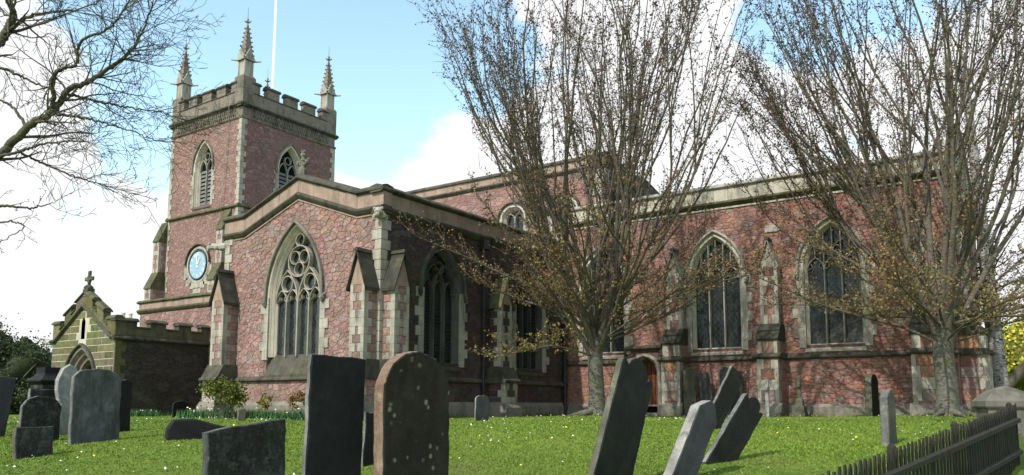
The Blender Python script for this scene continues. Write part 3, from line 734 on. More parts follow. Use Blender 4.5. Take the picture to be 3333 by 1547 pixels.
string(FCH, GE, DC - DW - .2, 1.52, cwall, pr=.12); string(FCH, DC + DW + .18, CE + .12, 1.52, cwall, pr=.12)
r = random.Random(4); a = GE
while a < CE:
    b = min(CE + .14, a + r.uniform(1.1, 1.9))
    if not (a < DC + .7 and b > DC - .7):
        mm = MB(); mm.sweep(FCH, [(a + .004, -.9), (b - .004, -.9)], [(0, 0), (.20, 0), (.20, .66), (.14, .67), (.14, .86), (.03, .95), (0, .95)])
        STONES.append((mm.v, mm.f, (1, 1, 1), 500, cwall, 'plinth_stone', 'plinth_stone'))
    a = b
door = part('doorway', church)
m = MB(); ins = [(x, min(z, 9)) for x, z in doorh]
def dscale(d): return [(DC + (x - DC) * (1 + d / DW), z + (d * .8 if z > 0 else 0)) for x, z in doorh]
m.rings(FCH, [(dscale(.16), -.02), (dscale(.16), .05), (dscale(.05), .05), (dscale(0), -.05), (dscale(-.05), -.1), (dscale(-.05), -.74)]); m.build('door_frame', 'limestone', door)
m = MB(); m.sweep(FCH, [(DC - .74, 2.02), (DC + .74, 2.02)], [(0, 0), (.12, 0), (.17, .05), (.17, .10), (.02, .17), (0, .17)])
for sg in (-1, 1): m.block(FCH, DC + sg * .74 - .05, DC + sg * .74 + .05, 1.78, 2.04, 0, .13, .02)
m.build('hood_mould', 'coping_dark', door)
for i in range(6):
    m = MB(); a = DC - DW + .03 + i * (2 * DW - .06) / 6; m.block(FCH, a + .006, a + (2 * DW - .06) / 6 - .006, .02, 1.72, -.66, -.60, .01); m.build('plank', 'oak_door', door)
m = MB(); m.block(FCH, DC - DW + .02, DC + DW - .02, -.05, .02, -.70, -.58, .01); m.block(FCH, DC - DW - .05, DC + DW + .05, -.42, -.28, -.5, .12, .01); m.build('threshold', 'limestone_grey', door)
m = MB(); m.block(FCH, DC - DW - .1, DC + DW + .1, -.6, 1.8, -.79, -.72, .01); m.build('void', 'interior_shade', door)
m = MB(); m.sweep(FCH, [(GE, 6.90), (CE + .1, 6.90)], [(-.3, 0), (.05, 0), (.05, .06), (-.3, .06)]); m.build('fillet', 'parapet_pale', cwall)
course(FCH, [(GE, 6.97), (CE + .16, 6.97)], [(-.3, 0), (.03, 0), (.10, .05), (.17, .12), (.17, .17), (.07, .22), (-.3, .22)], 'coping_moss', cwall, 1.0, 4, 'moulding_stone')
band_blocks(FCH, [(GE, 7.19), (CE + .06, 7.19)], .44, -.3, .06, cwall, 'parapet_pale', 1.15, 7)
course(FCH, [(GE, 7.63), (CE + .16, 7.63)], [(-.36, 0), (.07, 0), (.15, .05), (.15, .09), (.05, .18), (-.1, .21), (-.36, .18)], 'limestone_grey', cwall, 1.0, 5, 'coping_stone')
FCE = F2('E', CE)
ew = part('wall', church, 'narrow strip of the chancel east wall at the corner')
m = MB(); m.holed(FCE, [(27.8, -.9), (35.5, -.9), (35.5, 7.0), (27.8, 7.0)], [], -.8, 0); m.box(CE - .8, CE - .002, 27.01, 27.81, -.9, 7.0); m.build('wall_core', 'mortar', ew)
rubble(FCE, [(27.02, 0), (35.4, 0), (35.4, 6.9), (27.02, 6.9)], [], .36, .19, 15, PAL_C, ew)
m = MB(); m.add([FCE.p(26.95, 7.0, -.4), FCE.p(26.95, 7.84, -.4), FCE.p(31.3, 9.4, -.4), FCE.p(35.5, 7.84, -.4), FCE.p(35.5, 7.0, -.4), FCE.p(26.95, 7.0, .06), FCE.p(26.95, 7.84, .06), FCE.p(31.3, 9.4, .06), FCE.p(35.5, 7.84, .06), FCE.p(35.5, 7.0, .06)], [(0, 1, 2, 3, 4), (5, 6, 7, 8, 9), (0, 1, 6, 5), (1, 2, 7, 6), (2, 3, 8, 7), (3, 4, 9, 8), (4, 0, 5, 9)]); m.build('gable', 'parapet_pale', ew)
m = MB(); m.box(-15.6, CE - .3, 35.0, 35.6, -.9, 7.0); m.build('wall_core', 'mortar', church)
m = MB(); m.add([(GE, 27.3, 7.25), (CE - .2, 27.3, 7.25), (CE - .2, 35.4, 7.25), (GE, 35.4, 7.25), (GE, 31.3, 8.6), (CE - .2, 31.3, 8.6)], [(0, 1, 5, 4), (3, 4, 5, 2), (1, 2, 5), (0, 4, 3)]); m.build('roof', 'lead', church)
def c_buttress(F, s0, s1, seed, p=.72, gab=True):
    b_ = part('buttress', church)
    shaft(F, s0 - .03, s1 + .03, -.9, 1.52, p + .08, b_, PAL_C, seed, .33)
    m = MB(); m.sweep(F, [(s0 - .12, -.9), (s1 + .12, -.9)], [(0, 0), (p + .26, 0), (p + .26, .66), (p + .18, .68), (p + .16, .88), (p + .08, .97), (0, .97)]); m.build('plinth', 'plinth_stone', b_)
    m = MB(); m.sweep(F, [(s0 - .14, 1.52), (s1 + .14, 1.52)], [(0, 0), (p + .14, 0), (p + .19, .05), (p + .19, .09), (p + .04, .18), (0, .18)]); m.build('string_course', 'coping_dark', b_)
    shaft(F, s0, s1, 1.70, 2.14, p, b_, PAL_C, seed + 1, .3)
    m = MB(); m.sweep(F, [(s0 - .05, 2.12), (s1 + .05, 2.12)], [(0, 0), (p + .05, 0), (p + .08, .06), (p + .05, .14), (p - .14, .30), (p - .12, .36), (p - .33, .58), (0, .58)]); m.build('set_off', 'slab_roof', b_)
    top = 4.62
    shaft(F, s0 + .02, s1 - .02, 2.68, top, p - .34, b_, PAL_C, seed + 2, .31)
    if gab: gable_cap(F, s0 + .02, s1 - .02, top, 5.50, -.02, p - .36, b_, roof='limestone_grey', front='limestone_grey', ov=.05)
for i, (a, b) in enumerate(((-11.86, -11.22), (-8.46, -7.82), (-3.86, -3.05))): c_buttress(FCH, a, b, 60 + 7 * i)
c_buttress(FCE, 27.35, 28.05, 90, p=.7)
# pale ashlar tablet let into the wall
m = MB(); m.block(FCH, -8.32, -7.80, 5.86, 6.10, 0, .05, .01); m.build('tablet', 'limestone_grey', cwall)

# ======== nave clerestory
FN = F2('S', 29.1); NE = -15.6
nwall = part('wall', church, 'nave clerestory wall rising above the chapel roof')
holes = []; keeps = []
for c in (-20.3, -24.9, -29.5, -17.6):
    h, k = window(FN, c, .62, 7.3, 8.35, .55, 'two', depth=.25, rev=.14, mat='limestone', hood='coping_dark', sillm='limestone', stops=False)
    holes.append(h); keeps.append(k)
m = MB(); m.holed(FN, [(-40.2, 4.5), (NE, 4.5), (NE, 10.0), (-40.2, 10.0)], holes, -.7, 0); m.build('wall_core', 'mortar', nwall)
rubble(FN, [(-34, 6.2), (NE, 6.2), (NE, 9.95), (-34, 9.95)], keeps, .32, .17, 17, PAL_T, nwall)
course(FN, [(-40.2, 9.95), (NE + .1, 9.95)], [(-.3, 0), (.05, 0), (.14, .10), (.14, .16), (-.3, .2)], 'coping_dark', nwall, 1.0, 6, 'moulding_stone')
band_blocks(FN, [(-40.2, 10.13), (NE + .05, 10.13)], .32, -.3, .06, nwall, 'parapet_pink', 1.2, 9)
course(FN, [(-40.2, 10.45), (NE + .1, 10.45)], [(-.36, 0), (.14, 0), (.14, .06), (0, .18), (-.36, .18)], 'coping_dark', nwall, 1.0, 7, 'coping_stone')
FNE = F2('E', NE)
newall = part('wall', church, 'east end of the nave above the chancel roof')
m = MB(); m.holed(FNE, [(29.82, 4.5), (36.6, 4.5), (36.6, 9.6), (33, 10.4), (29.82, 10.0)], [], -.7, 0); m.box(NE - .7, NE - .002, 29.11, 29.83, 4.5, 10.0); m.build('wall_core', 'mortar', newall)
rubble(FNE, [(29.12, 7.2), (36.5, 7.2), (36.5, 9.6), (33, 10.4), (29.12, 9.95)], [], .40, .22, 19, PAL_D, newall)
course(FNE, [(29.0, 10.35), (30.2, 10.3), (36.6, 9.0)], [(-.4, -.4), (.12, -.4), (.12, .2), (-.1, .28), (-.4, .2)], 'coping_dark', newall, 1.0, 8, 'coping_stone')
t = 6.4; k = 0
while t < 9.9:
    a, b = ((.75, .3) if k % 2 else (.45, .5)); mm = MB(); mm.box(NE - a, NE + .05, 29.1 - .05, 29.1 + b, t + .006, t + .33)
    STONES.append((mm.v, mm.f, (1, 1, 1), 300, nwall, 'limestone_grey', 'quoin')); t += .34; k += 1
m = MB(); m.add([(-40.2, 29.4, 10.1), (NE - .1, 29.4, 10.1), (NE - .1, 36.5, 9.6), (-40.2, 36.5, 9.6), (-40.2, 33, 10.5), (NE - .1, 33, 10.5)], [(0, 1, 5, 4), (3, 4, 5, 2), (1, 2, 5), (0, 4, 3)]); m.build('roof', 'lead', church)
m = MB(); m.box(-40.2, NE, 36.1, 36.6, -.9, 9.6); m.build('wall_core', 'mortar', church)

# ======== south aisle beside the tower
FA_ = F2('S', 22.5); AW = -39.0
awall = part('wall', church, 'low aisle wall behind the porch roof')
m = MB(); m.holed(FA_, [(AW, -.9), (GW + .1, -.9), (GW + .1, 4.6), (AW, 4.6)], [], -.6, 0); m.build('wall_core', 'mortar', awall)
rubble(FA_, [(AW, 2.4), (-31.5, 2.4), (-31.5, 4.58), (AW, 4.58)], [], .30, .17, 23, PAL_T, awall)
course(FA_, [(AW - .12, 4.58), (GW, 4.58)], [(-.3, -.04), (.03, -.04), (.09, .02), (.15, .10), (.15, .15), (.07, .2), (-.3, .2)], 'coping_moss', awall, 1.0, 9, 'moulding_stone')
band_blocks(FA_, [(AW - .05, 4.78), (GW, 4.78)], .28, -.3, .06, awall, 'parapet_pink', 1.1, 11)
course(FA_, [(AW - .14, 5.06), (GW, 5.06)], [(-.36, 0), (.07, 0), (.16, .05), (.16, .10), (.05, .18), (-.36, .18)], 'coping_moss', awall, 1.0, 10, 'coping_stone')
m = MB(); m.box(AW, AW + .6, 23.1, 29.2, -.9, 4.9); m.add([(AW, 22.6, 4.9), (GW, 22.6, 4.9), (GW, 29.1, 6.4), (AW, 29.1, 6.4)], [(0, 1, 2, 3)]); m.build('roof', 'lead', church)
pipe(FA_, -32.55, 0, 4.35, church)

# ======== tower
TW, TE, TS, TN = -47.6, -40.3, 29.0, 36.4
TB = 4.0
tS = part('wall', church, 'lit south face of the tower with the clock'); tE = part('wall', church, 'shaded east face of the tower')
hs, ks = window(FT, -44.0, .92, 12.35, 14.75, 1.68, 'bell', depth=.32, rev=.20, sillm='coping_dark', tmat='limestone_grey')
he, ke = window(FTE, 32.75, .92, 12.35, 14.75, 1.68, 'bell', depth=.32, rev=.20, mat='limestone', sillm='coping_dark', tmat='limestone_grey')
FTW = F2('W', TW); FTN = F2('N', TN)
m = MB(); m.holed(FT, [(TW, -.9), (TE, -.9), (TE, 18.0), (TW, 18.0)], [hs], -.7, 0); m.build('wall_core', 'mortar', tS)
m = MB(); m.holed(FTE, [(TS + .7, -.9), (TN, -.9), (TN, 18.0), (TS + .7, 18.0)], [he], -.7, 0); m.box(TE - .7, TE - .002, TS + .01, TS + .71, -.9, 18.0); m.build('wall_core', 'mortar', tE)
m = MB(); m.box(TW + .002, TW + .7, TS + .7, TN, -.9, 18.0); m.box(TW + .7, TE - .7, TN - .7, TN, -.9, 18.0); m.box(TW + .05, TE - .05, TS + .05, TN - .05, 18.0, 18.2); m.build('wall_core', 'mortar', church)
clockpos = (-44.05, 8.56)
ck = circ(*clockpos, 1.25, 20)
sillk = [(-45.15, 11.6), (-42.85, 11.6), (-42.85, 12.5), (-45.15, 12.5)]
rubble(FT, [(TW, TB), (TE, TB), (TE, 17.3), (TW, 17.3)], [ks, ck], .21, .12, 27, PAL_T, tS, hmax=.018)
rubble(FTE, [(TS, 8.5), (TN, 8.5), (TN, 17.3), (TS, 17.3)], [ke], .21, .12, 29, PAL_T_SHADE, tE, hmax=.018)
rubble(FTW, [(TS + .05, 9), (TN, 9), (TN, 17.3), (TS + .05, 17.3)][::1], [], .6, .3, 30, PAL_T, tS, hmax=.018)
t = TB; k = 0
while t < 17.1:
    for (x0, x1, y0, y1, f0, f1) in ((TE, 1, TS, 1, -1, 1), (TW, -1, TS, 1, 1, 1), (TE, 1, TN, -1, -1, -1)):
        a, b = ((.34, .20) if k % 2 else (.20, .36)); ax, bx = sorted((x0 + .05 * x1, x0 + f0 * a)); ay, by = sorted((y0 - .05 * y1, y0 + f1 * b))
        mm = MB(); mm.box(ax, bx, ay, by, t + .006, t + .33); c = ((ax + bx) / 2, (ay + by) / 2, t + .15)
        STONES.append((mm.v, mm.f, (1, 1, 1), 120 if t > 7 else 1, tS, 'limestone', 'quoin'))
    t += .34; k += 1
for F, a, b, q in ((FT, TW - .14, TE + .14, tS), (FTE, TS - .14, TN + .14, tE), (FTW, TS - .14, TN + .14, tS)):
    string(F, a, b, 11.75, q, 'coping_moss', .16, .22)
    m = MB(); m.sweep(F, [(a + .05, 17.28), (b - .05, 17.28)], [(-.3, 0), (.05, 0), (.11, .08), (.11, .12), (.05, .16), (-.3, .16)]); m.build('moulding', 'tower_dressing', q)
    m = MB(); m.block(F, a + .12, b - .12, 17.44, 18.02, -.3, .03, .01); m.build('frieze', 'tower_dressing', q)
    if F is not FTW:
        n_ = 15; st = (b - a - 1.5) / n_
        for i in range(n_):
            s0 = a + .75 + i * st; fr = MB()
            fr.ribbon(F, [(s0, 17.47), (s0 + st / 2, 17.99), (s0 + st, 17.47)], .07, .02, .10); fr.ribbon(F, [(s0, 17.99), (s0 + st / 2, 17.47), (s0 + st, 17.99)], .07, .02, .095)
            fr.build('lozenge', 'tower_dressing', q)
    m = MB(); m.sweep(F, [(a - .06, 18.0), (b + .06, 18.0)], [(-.3, 0), (.08, 0), (.13, .05), (.24, .12), (.24, .17), (.10, .28), (-.3, .28)]); m.build('cornice', 'coping_dark', q)
# battlements
for F, a, b in ((FT, TW, TE), (FTE, TS, TN), (FTW, TS, TN), (FTN, TW, TE)):
    par = part('parapet', church)
    band_blocks(F, [(a, 18.28), (b, 18.28)], .72, -.36, .06, par, 'tower_dressing', 1.25, 13)
    m = MB(); m.block(F, a + .7, b - .7, 18.98, 19.06, -.42, .10, .02); m.build('crenel_sill', 'coping_dark', par)
    L = b - a; mw, gw = .92, .56; n_ = 3; tot = n_ * mw + (n_ + 1) * gw; half = (L - 1.3 - tot) / 2; x = a + .65
    spans = [(x, x + half)] + [(x + half + gw + i * (mw + gw), x + half + gw + i * (mw + gw) + mw) for i in range(n_)] + [(b - .65 - half, b - .65)]
    for (p, q) in spans:
        m = MB(); m.block(F, p, q, 19.04, 19.62, -.34, .05, .012); me_ = m.build('merlon', 'tower_dressing', par)
        m = MB(); m.sweep(F, [(p - .07, 19.6), (q + .07, 19.6)], [(-.42, 0), (.13, 0), (.13, .05), (.02, .19), (-.16, .24), (-.34, .19), (-.42, .05)]); m.build('coping', 'coping_dark', me_)
# pinnacles
def pinnacle(px, py):
    pn = part('pinnacle', church)
    def sq(m, h0, z0, h1, z1, r0=0.):
        m.add([(px - h0, py - h0, z0), (px + h0, py - h0, z0), (px + h0, py + h0, z0), (px - h0, py + h0, z0), (px - h1, py - h1, z1), (px + h1, py - h1, z1), (px + h1, py + h1, z1), (px - h1, py + h1, z1)],
              [(3, 2, 1, 0), (4, 5, 6, 7), (0, 1, 5, 4), (1, 2, 6, 5), (2, 3, 7, 6), (3, 0, 4, 7)])
    m = MB(); sq(m, .45, 18.28, .45, 19.95); sq(m, .45, 19.95, .36, 20.08); m.build('pedestal', 'tower_dressing', pn)
    m = MB(); sq(m, .29, 20.08, .29, 21.12)
    for dx in (-.29, .29):
        for dy in (-.29, .29): m.tube([(px + dx, py + dy, 20.08), (px + dx, py + dy, 21.15)], [.055, .055], 5)
    m.build('pinnacle_shaft', 'limestone_grey', pn)
    m = MB()
    for k in range(4):
        c, s = math.cos(k * PI / 2), math.sin(k * PI / 2)
        def T(a, d, z): return (px + c * d - s * a, py + s * d + c * a, z)
        m.add([T(-.42, .40, 21.05), T(.42, .40, 21.05), T(0, .40, 21.85), T(-.42, .1, 21.05), T(.42, .1, 21.05), T(0, .1, 21.85)], [(0, 1, 2), (5, 4, 3), (0, 2, 5, 3), (1, 4, 5, 2), (0, 3, 4, 1)])
        ico(m, T(0, .44, 21.92), .07)
    for dx in (-1, 1):
        for dy in (-1, 1):
            m.tube([(px + dx * .34, py + dy * .34, 21.08), (px + dx * .62, py + dy * .62, 21.1)], [.075, .035], 5); ico(m, (px + dx * .6, py + dy * .6, 21.1), .055)
    m.build('gablet', 'limestone_grey', pn)
    m = MB(); sq(m, .31, 21.12, .04, 23.45); m.build('spirelet', 'tower_dressing', pn)
    for z in np.arange(21.45, 23.3, .29):
        h = .31 + (.04 - .31) * (z - 21.12) / 2.33
        for dx in (-1, 1):
            for dy in (-1, 1):
                q = MB(); ico(q, (px + dx * (h + .035), py + dy * (h + .035), z), .06); q.build('crocket', 'tower_dressing', pn)
    m = MB(); m.tube([(px, py, 23.4), (px, py, 23.56), (px, py, 23.6), (px, py, 23.7)], [.045, .055, .15, .05], 8); ico(m, (px, py, 23.8), .09)
    for k in range(4): ico(m, (px + .16 * math.cos(k * PI / 2 + PI / 4), py + .16 * math.sin(k * PI / 2 + PI / 4), 23.67), .06)
    m.build('finial', 'limestone_grey', pn)
    m = MB(); m.tube([(px, py, 23.8), (px, py, 24.6)], [.016, .009], 5); m.build('rod', 'black_iron', pn)
for x in (TW + .38, TE - .38):
    for y in (TS + .38, TN - .38): pinnacle(x, y)
# clock
cl = part('clock', church)
m = MB(); cx_, cz_ = clockpos
m.ribbon(FT, circ(cx_, cz_, 1.08, 32), .26, -.02, .06, True)
for (a, b, t0, t1) in ((-1.2, -.62, -1.28, -.72), (.62, 1.2, -1.28, -.72), (-.78, .78, -1.48, -1.05), (-.4, .4, -1.78, -1.42), (-1.42, -1.0, -.85, -.1), (1.0, 1.42, -.85, -.1)): m.block(FT, cx_ + a, cx_ + b, cz_ + t0, cz_ + t1, -.02, .045, .01)
m.build('surround', 'limestone', cl)
m = MB(); m.ribbon(FT, arch(cx_, 1.24, cz_ + .05, 1.24, cz_ - .25, 14)[1:-1], .09, 0, .16); m.build('hood_mould', 'coping_dark', cl)
m = MB(); m.ribbon(FT, circ(cx_, cz_, .90, 36), .10, .0, .10, True); m.build('rim', 'clock_rim', cl)
m = MB(); m.poly(FT, circ(cx_, cz_, .86, 36), .0, .055); cf = m.build('clock_face', 'clock_blue', cl)
NUM = ['XII', 'I', 'II', 'III', 'IIII', 'V', 'VI', 'VII', 'VIII', 'IX', 'X', 'XI']
for i, s_ in enumerate(NUM):
    m = MB(); a = PI / 2 - i * PI / 6; wd = {'I': .05, 'V': .10, 'X': .10}; tw = sum(wd[c] for c in s_); x = -tw / 2
    def G(u, v): return (cx_ + math.cos(a) * (.68 + v) + math.sin(a) * u, cz_ + math.sin(a) * (.68 + v) - math.cos(a) * u)
    for c in s_:
        if c == 'I': m.ribbon(FT, [G(x + .025, -.1), G(x + .025, .1)], .034, .05, .068)
        elif c == 'V': m.ribbon(FT, [G(x + .01, .1), G(x + .05, -.1)], .026, .05, .068); m.ribbon(FT, [G(x + .05, -.1), G(x + .09, .1)], .018, .05, .069)
        else: m.ribbon(FT, [G(x + .01, .1), G(x + .09, -.1)], .026, .05, .068); m.ribbon(FT, [G(x + .01, -.1), G(x + .09, .1)], .018, .05, .069)
        x += wd[c]
    m.build('numeral', 'gilt', cf)
for ang, L, w in ((348, .70, .075), (29, .46, .09)):
    a = PI / 2 - math.radians(ang); m = MB()
    m.ribbon(FT, [(cx_ - .2 * math.cos(a), cz_ - .2 * math.sin(a)), (cx_ + L * math.cos(a), cz_ + L * math.sin(a))], w, .07, .10); m.build('clock_hand', 'gilt', cl)
# tower buttresses
for (a, b, sd) in ((TW - .62, TW + .02, 101), (-41.55, -40.95, 111)):
    b_ = part('buttress', church); p = .55
    m = MB(); m.sweep(FT, [(a - .05, 10.35), (b + .05, 10.35)], [(0, 0), (p + .06, 0), (p + .06, .07), (.04, 1.38), (0, 1.38)]); m.build('set_off', 'coping_moss', b_)
    shaft(FT, a, b, 8.35, 10.35, p, b_, PAL_T, sd, .3)
    m = MB(); m.sweep(FT, [(a - .06, 7.25), (b + .06, 7.25)], [(0, 0), (1.05, 0), (1.05, .08), (p, 1.12), (0, 1.12)]); m.build('set_off', 'coping_moss', b_)
    shaft(FT, a - .02, b + .02, 3.6, 7.25, .98, b_, PAL_T, sd + 1, .3)
    shaft(FT, a - .02, b + .02, -.9, 3.6, .98, b_, PAL_T, sd + 2, .9)

# ======== porch
PW, PE_, PS = -38.35, -33.05, 18.0
FPO = F2('S', PS); FPE = F2('E', PE_); PC = (PW + PE_) / 2
pS = part('wall', church, 'mossy green ashlar gable of the porch with pale joints'); pE = part('wall', church, 'dark side wall of the porch')
DWp = 1.22
dh = arch(PC + .02, DWp, .75, 1.62, -.9)
dkp = arch(PC + .02, DWp + .14, .75, 1.80, -.9)
nich = [(PC - .16, 2.82), (PC + .16, 2.82), (PC + .16, 3.62), (PC, 3.82), (PC - .16, 3.62)]
m = MB(); m.holed(FPO, [(PW, -.9), (PE_, -.9), (PE_, 2.75), (PC, 4.25), (PW, 2.75)], [dh, nich], -.5, 0); m.build('wall_core', 'porch_joint', pS)
r = random.Random(77); t = -.55; row = 0
nk = [(PC - .34, 2.7), (PC + .34, 2.7), (PC + .34, 3.7), (PC, 4.1), (PC - .34, 3.7)]
while t < 4.2:
    s_ = PW - r.uniform(0, .5)
    while s_ < PE_:
        w_ = r.uniform(.5, 1.0); a, b = max(PW, s_) + .019, min(PE_, s_ + w_) - .019
        if b - a > .08:
            poly = [(a, t + .019), (b, t + .019), (b, t + .287), (a, t + .287)]
            for hh in (dkp, nk):
                if any(inside(p, hh) for p in poly) or inside(((a + b) / 2, t + .15), hh):
                    cx2 = (a + b) / 2; c0 = PC
                    if cx2 < c0: lim = min([nearest(p, hh)[0] for p in poly if inside(p, hh)] or [a]); poly = clip(poly, 1, 0, min(b, lim))
                    else: lim = max([nearest(p, hh)[0] for p in poly if inside(p, hh)] or [b]); poly = clip(poly, -1, 0, -max(a, lim))
                    if len(poly) >= 3 and inside((sum(p[0] for p in poly) / len(poly), t + .15), hh): poly = []
                if len(poly) < 3: break
            if len(poly) >= 3: poly = clip(poly, 1.5 / (PE_ - PC), 1, 2.70 + 1.5 / (PE_ - PC) * PE_)
            if len(poly) >= 3: poly = clip(poly, -1.5 / (PC - PW), 1, 2.70 - 1.5 / (PC - PW) * PW)
            if len(poly) >= 3 and max(p[0] for p in poly) - min(p[0] for p in poly) > .06:
                mm = MB(); mm.poly(FPO, poly, -.02, .010 + r.uniform(0, .008), .008)
                STONES.append((mm.v, mm.f, pick(PALB, r), score_of([FPO.p(x, y, 0) for x, y in poly]), pS, 'porch_block', 'ashlar_block'))
        s_ += w_
    t += .306; row += 1
pd = part('doorway', church)
oo = lambda d, n: (arch(PC + .02, DWp - d, .75, 1.62 - d * 1.1, -.9), n)
m = MB(); m.rings(FPO, [oo(-.12, -.02), oo(-.12, .04), oo(0, .04), oo(.10, -.12), oo(.20, -.14), oo(.28, -.28), oo(.40, -.30), oo(.46, -.5), oo(.46, -.62)]); m.build('arch_moulding', 'tower_dressing', pd)
m = MB(); m.ribbon(FPO, arch(PC + .02, DWp + .16, .75, 1.84, .6)[0:], .11, 0, .15); m.build('hood_mould', 'coping_dark', pd)
m = MB(); m.rings(FPO, [(nich, .0), (nich, -.35)], True); m.add([FPO.p(a, b, -.34) for a, b in nich], [(0, 1, 2, 3, 4)]); m.build('niche', 'tower_dressing', pS)
# porch gable parapet: string, stepped battlement, cross
gp_ = [(PW - .12, 2.72), (PW + .25, 2.72), (PC, 4.22), (PE_ - .25, 2.72), (PE_ + .12, 2.72)]
ppar = part('parapet', church)
m = MB(); m.sweep(FPO, gp_, [(-.3, 0), (.04, 0), (.14, .06), (.14, .12), (.05, .18), (-.3, .18)]); m.build('moulding', 'coping_dark', ppar)
r = random.Random(5)
def gy(s_): return 2.90 + max(0, 1.5 * (1 - abs(s_ - PC) / (PE_ - PC - .25)))
gaps = [(PW, PW + .62, None), (PW + .62, PW + .98, .20), (PW + .98, PW + 1.55, .58), (PW + 1.55, PC - .72, .24), (PC - .72, PC, .52)]
gaps += [(2 * PC - b_, 2 * PC - a_, e_) for a_, b_, e_ in gaps[::-1]]
for (s0, s1, e_) in gaps:
    a0, a1 = gy(s0) - .02, gy(s1) - .02; t0_, t1_ = (3.58, 3.58) if e_ is None else (gy(s0) + e_, gy(s1) + e_)
    mm = MB(); mm.poly(FPO, [(s0 + .004, a0), (s1 - .004, a1), (s1 - .004, t1_), (s0 + .004, t0_)], -.3, .03, .01)
    STONES.append((mm.v, mm.f, pick(PALB, r), 600, ppar, 'porch_block', 'parapet_block'))
    if e_ is None or e_ > .3: mm = MB(); mm.sweep(FPO, [(s0 - .06, t0_), (s1 + .06, t1_)], [(-.36, 0), (.10, 0), (.10, .06), (-.02, .17), (-.25, .17), (-.36, .06)]); mm.build('coping', 'coping_moss', ppar)
    else: mm = MB(); mm.sweep(FPO, [(s0, t0_), (s1, t1_)], [(-.34, 0), (.08, 0), (.08, .04), (-.34, .08)]); mm.build('coping', 'coping_moss', ppar)
m = MB(); m.block(FPO, PC - DWp, PC + DWp + .1, -.9, 2.5, -1.3, -1.2, .01); m.build('inner_shade_sheet', 'interior_shade', pd)  # black sheet added to stand for the shade inside the porch
zc = 4.80
m = MB(); m.block(FPO, PC - .2, PC + .2, zc - .1, zc + .28, -.3, .05, .03); m.tube([(PC, PS + .12, zc + .28), (PC, PS + .12, zc + .36), (PC, PS + .12, zc + .44)], [.2, .2, .12], 8); m.build('pedestal', 'mossy_stone', ppar)
m = MB(); FX = F2('S', PS + .18)
m.block(FX, PC - .055, PC + .055, zc + .42, zc + 1.02, 0, .11, .015); m.block(FX, PC - .24, PC + .24, zc + .66, zc + .80, .003, .113, .015)
for (a, b) in ((-.24, .73), (.24, .73), (0, 1.0)): m.block(FX, PC + a - .085, PC + a + .085, zc + b - .085, zc + b + .085, .006, .104, .02)
m.ribbon(FX, circ(PC, zc + .73, .16, 14), .05, .02, .09, True); m.build('cross', 'mossy_stone', ppar)
# porch side
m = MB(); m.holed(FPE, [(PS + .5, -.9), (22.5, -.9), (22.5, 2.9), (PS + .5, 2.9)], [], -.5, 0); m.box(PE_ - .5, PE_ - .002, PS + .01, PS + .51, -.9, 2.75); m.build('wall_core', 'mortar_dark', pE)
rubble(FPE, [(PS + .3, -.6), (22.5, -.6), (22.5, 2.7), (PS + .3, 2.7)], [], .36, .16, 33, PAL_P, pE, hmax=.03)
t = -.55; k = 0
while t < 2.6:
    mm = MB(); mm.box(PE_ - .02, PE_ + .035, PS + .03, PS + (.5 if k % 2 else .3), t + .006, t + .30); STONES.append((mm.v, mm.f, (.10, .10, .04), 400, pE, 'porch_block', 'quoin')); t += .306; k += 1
string(FPE, PS - .12, 22.5, 2.70, pE, 'coping_dark', .16, .20)
band_blocks(FPE, [(PS - .02, 2.9), (22.5, 2.9)], .36, -.3, .03, pE, 'coping_moss', 1.0, 17)
x = PS - .02
for (a, b) in ((PS - .02, PS + .95), (PS + 1.55, PS + 2.30), (PS + 2.9, PS + 3.55), (PS + 4.05, 22.5)):
    m = MB(); m.block(FPE, a, b, 3.25, 3.52, -.28, .025, .012); me_ = m.build('merlon', 'coping_moss', pE)
    m = MB(); m.sweep(FPE, [(a - .05, 3.5), (b + .05, 3.5)], [(-.36, 0), (.10, 0), (.10, .05), (-.02, .16), (-.25, .16), (-.36, .05)]); m.build('coping', 'coping_dark', me_)
for (a, b) in ((PS + .95, PS + 1.55), (PS + 2.3, PS + 2.9), (PS + 3.55, PS + 4.05)):
    m = MB(); m.block(FPE, a - .02, b + .02, 3.24, 3.31, -.34, .09, .015); m.build('crenel_sill', 'coping_dark', pE)
m = MB(); m.box(PW + .002, PW + .5, PS + .5, 22.5, -.9, 3.3); m.box(PW + .5, PE_ - .5, 22.0, 22.45, -.9, 2.8); m.build('wall_core', 'mortar_dark', pE)
m = MB(); m.add([(PW, PS + .3, 2.95), (PE_ - .25, PS + .3, 2.95), (PE_ - .25, 22.4, 2.95), (PW, 22.4, 2.95), (PC, PS + .3, 3.55), (PC, 22.4, 3.55)], [(0, 4, 5, 3), (4, 1, 2, 5), (0, 1, 4), (3, 5, 2)]); m.build('roof', 'roof_slate', pE)
beast((PW, PS + .05, 2.80), (-1, -.1, .0), ppar, .8)

# ======== pieces: the 300 of each kind that show largest are objects, the rest is one mesh per wall
def flush_stones():
    kinds = {}
    for s_ in STONES: kinds.setdefault(s_[6], []).append(s_)
    for nm, L in kinds.items():
        L.sort(key=lambda q: -q[3])
        for (v, f, c, sc__, par, mat, _) in L[:300]:
            m = MB(); m.add(v, f, c); m.build(nm, mat, par, recalc=False)
        rest = {}
        for (v, f, c, sc__, par, mat, _) in L[300:]: rest.setdefault((par.name, mat), (par, MB()))[1].add(v, f, c)
        for (pn, mat), (par, m) in rest.items():
            m.build(nm + '_work', mat, par, kind='stuff', recalc=False)
flush_stones()

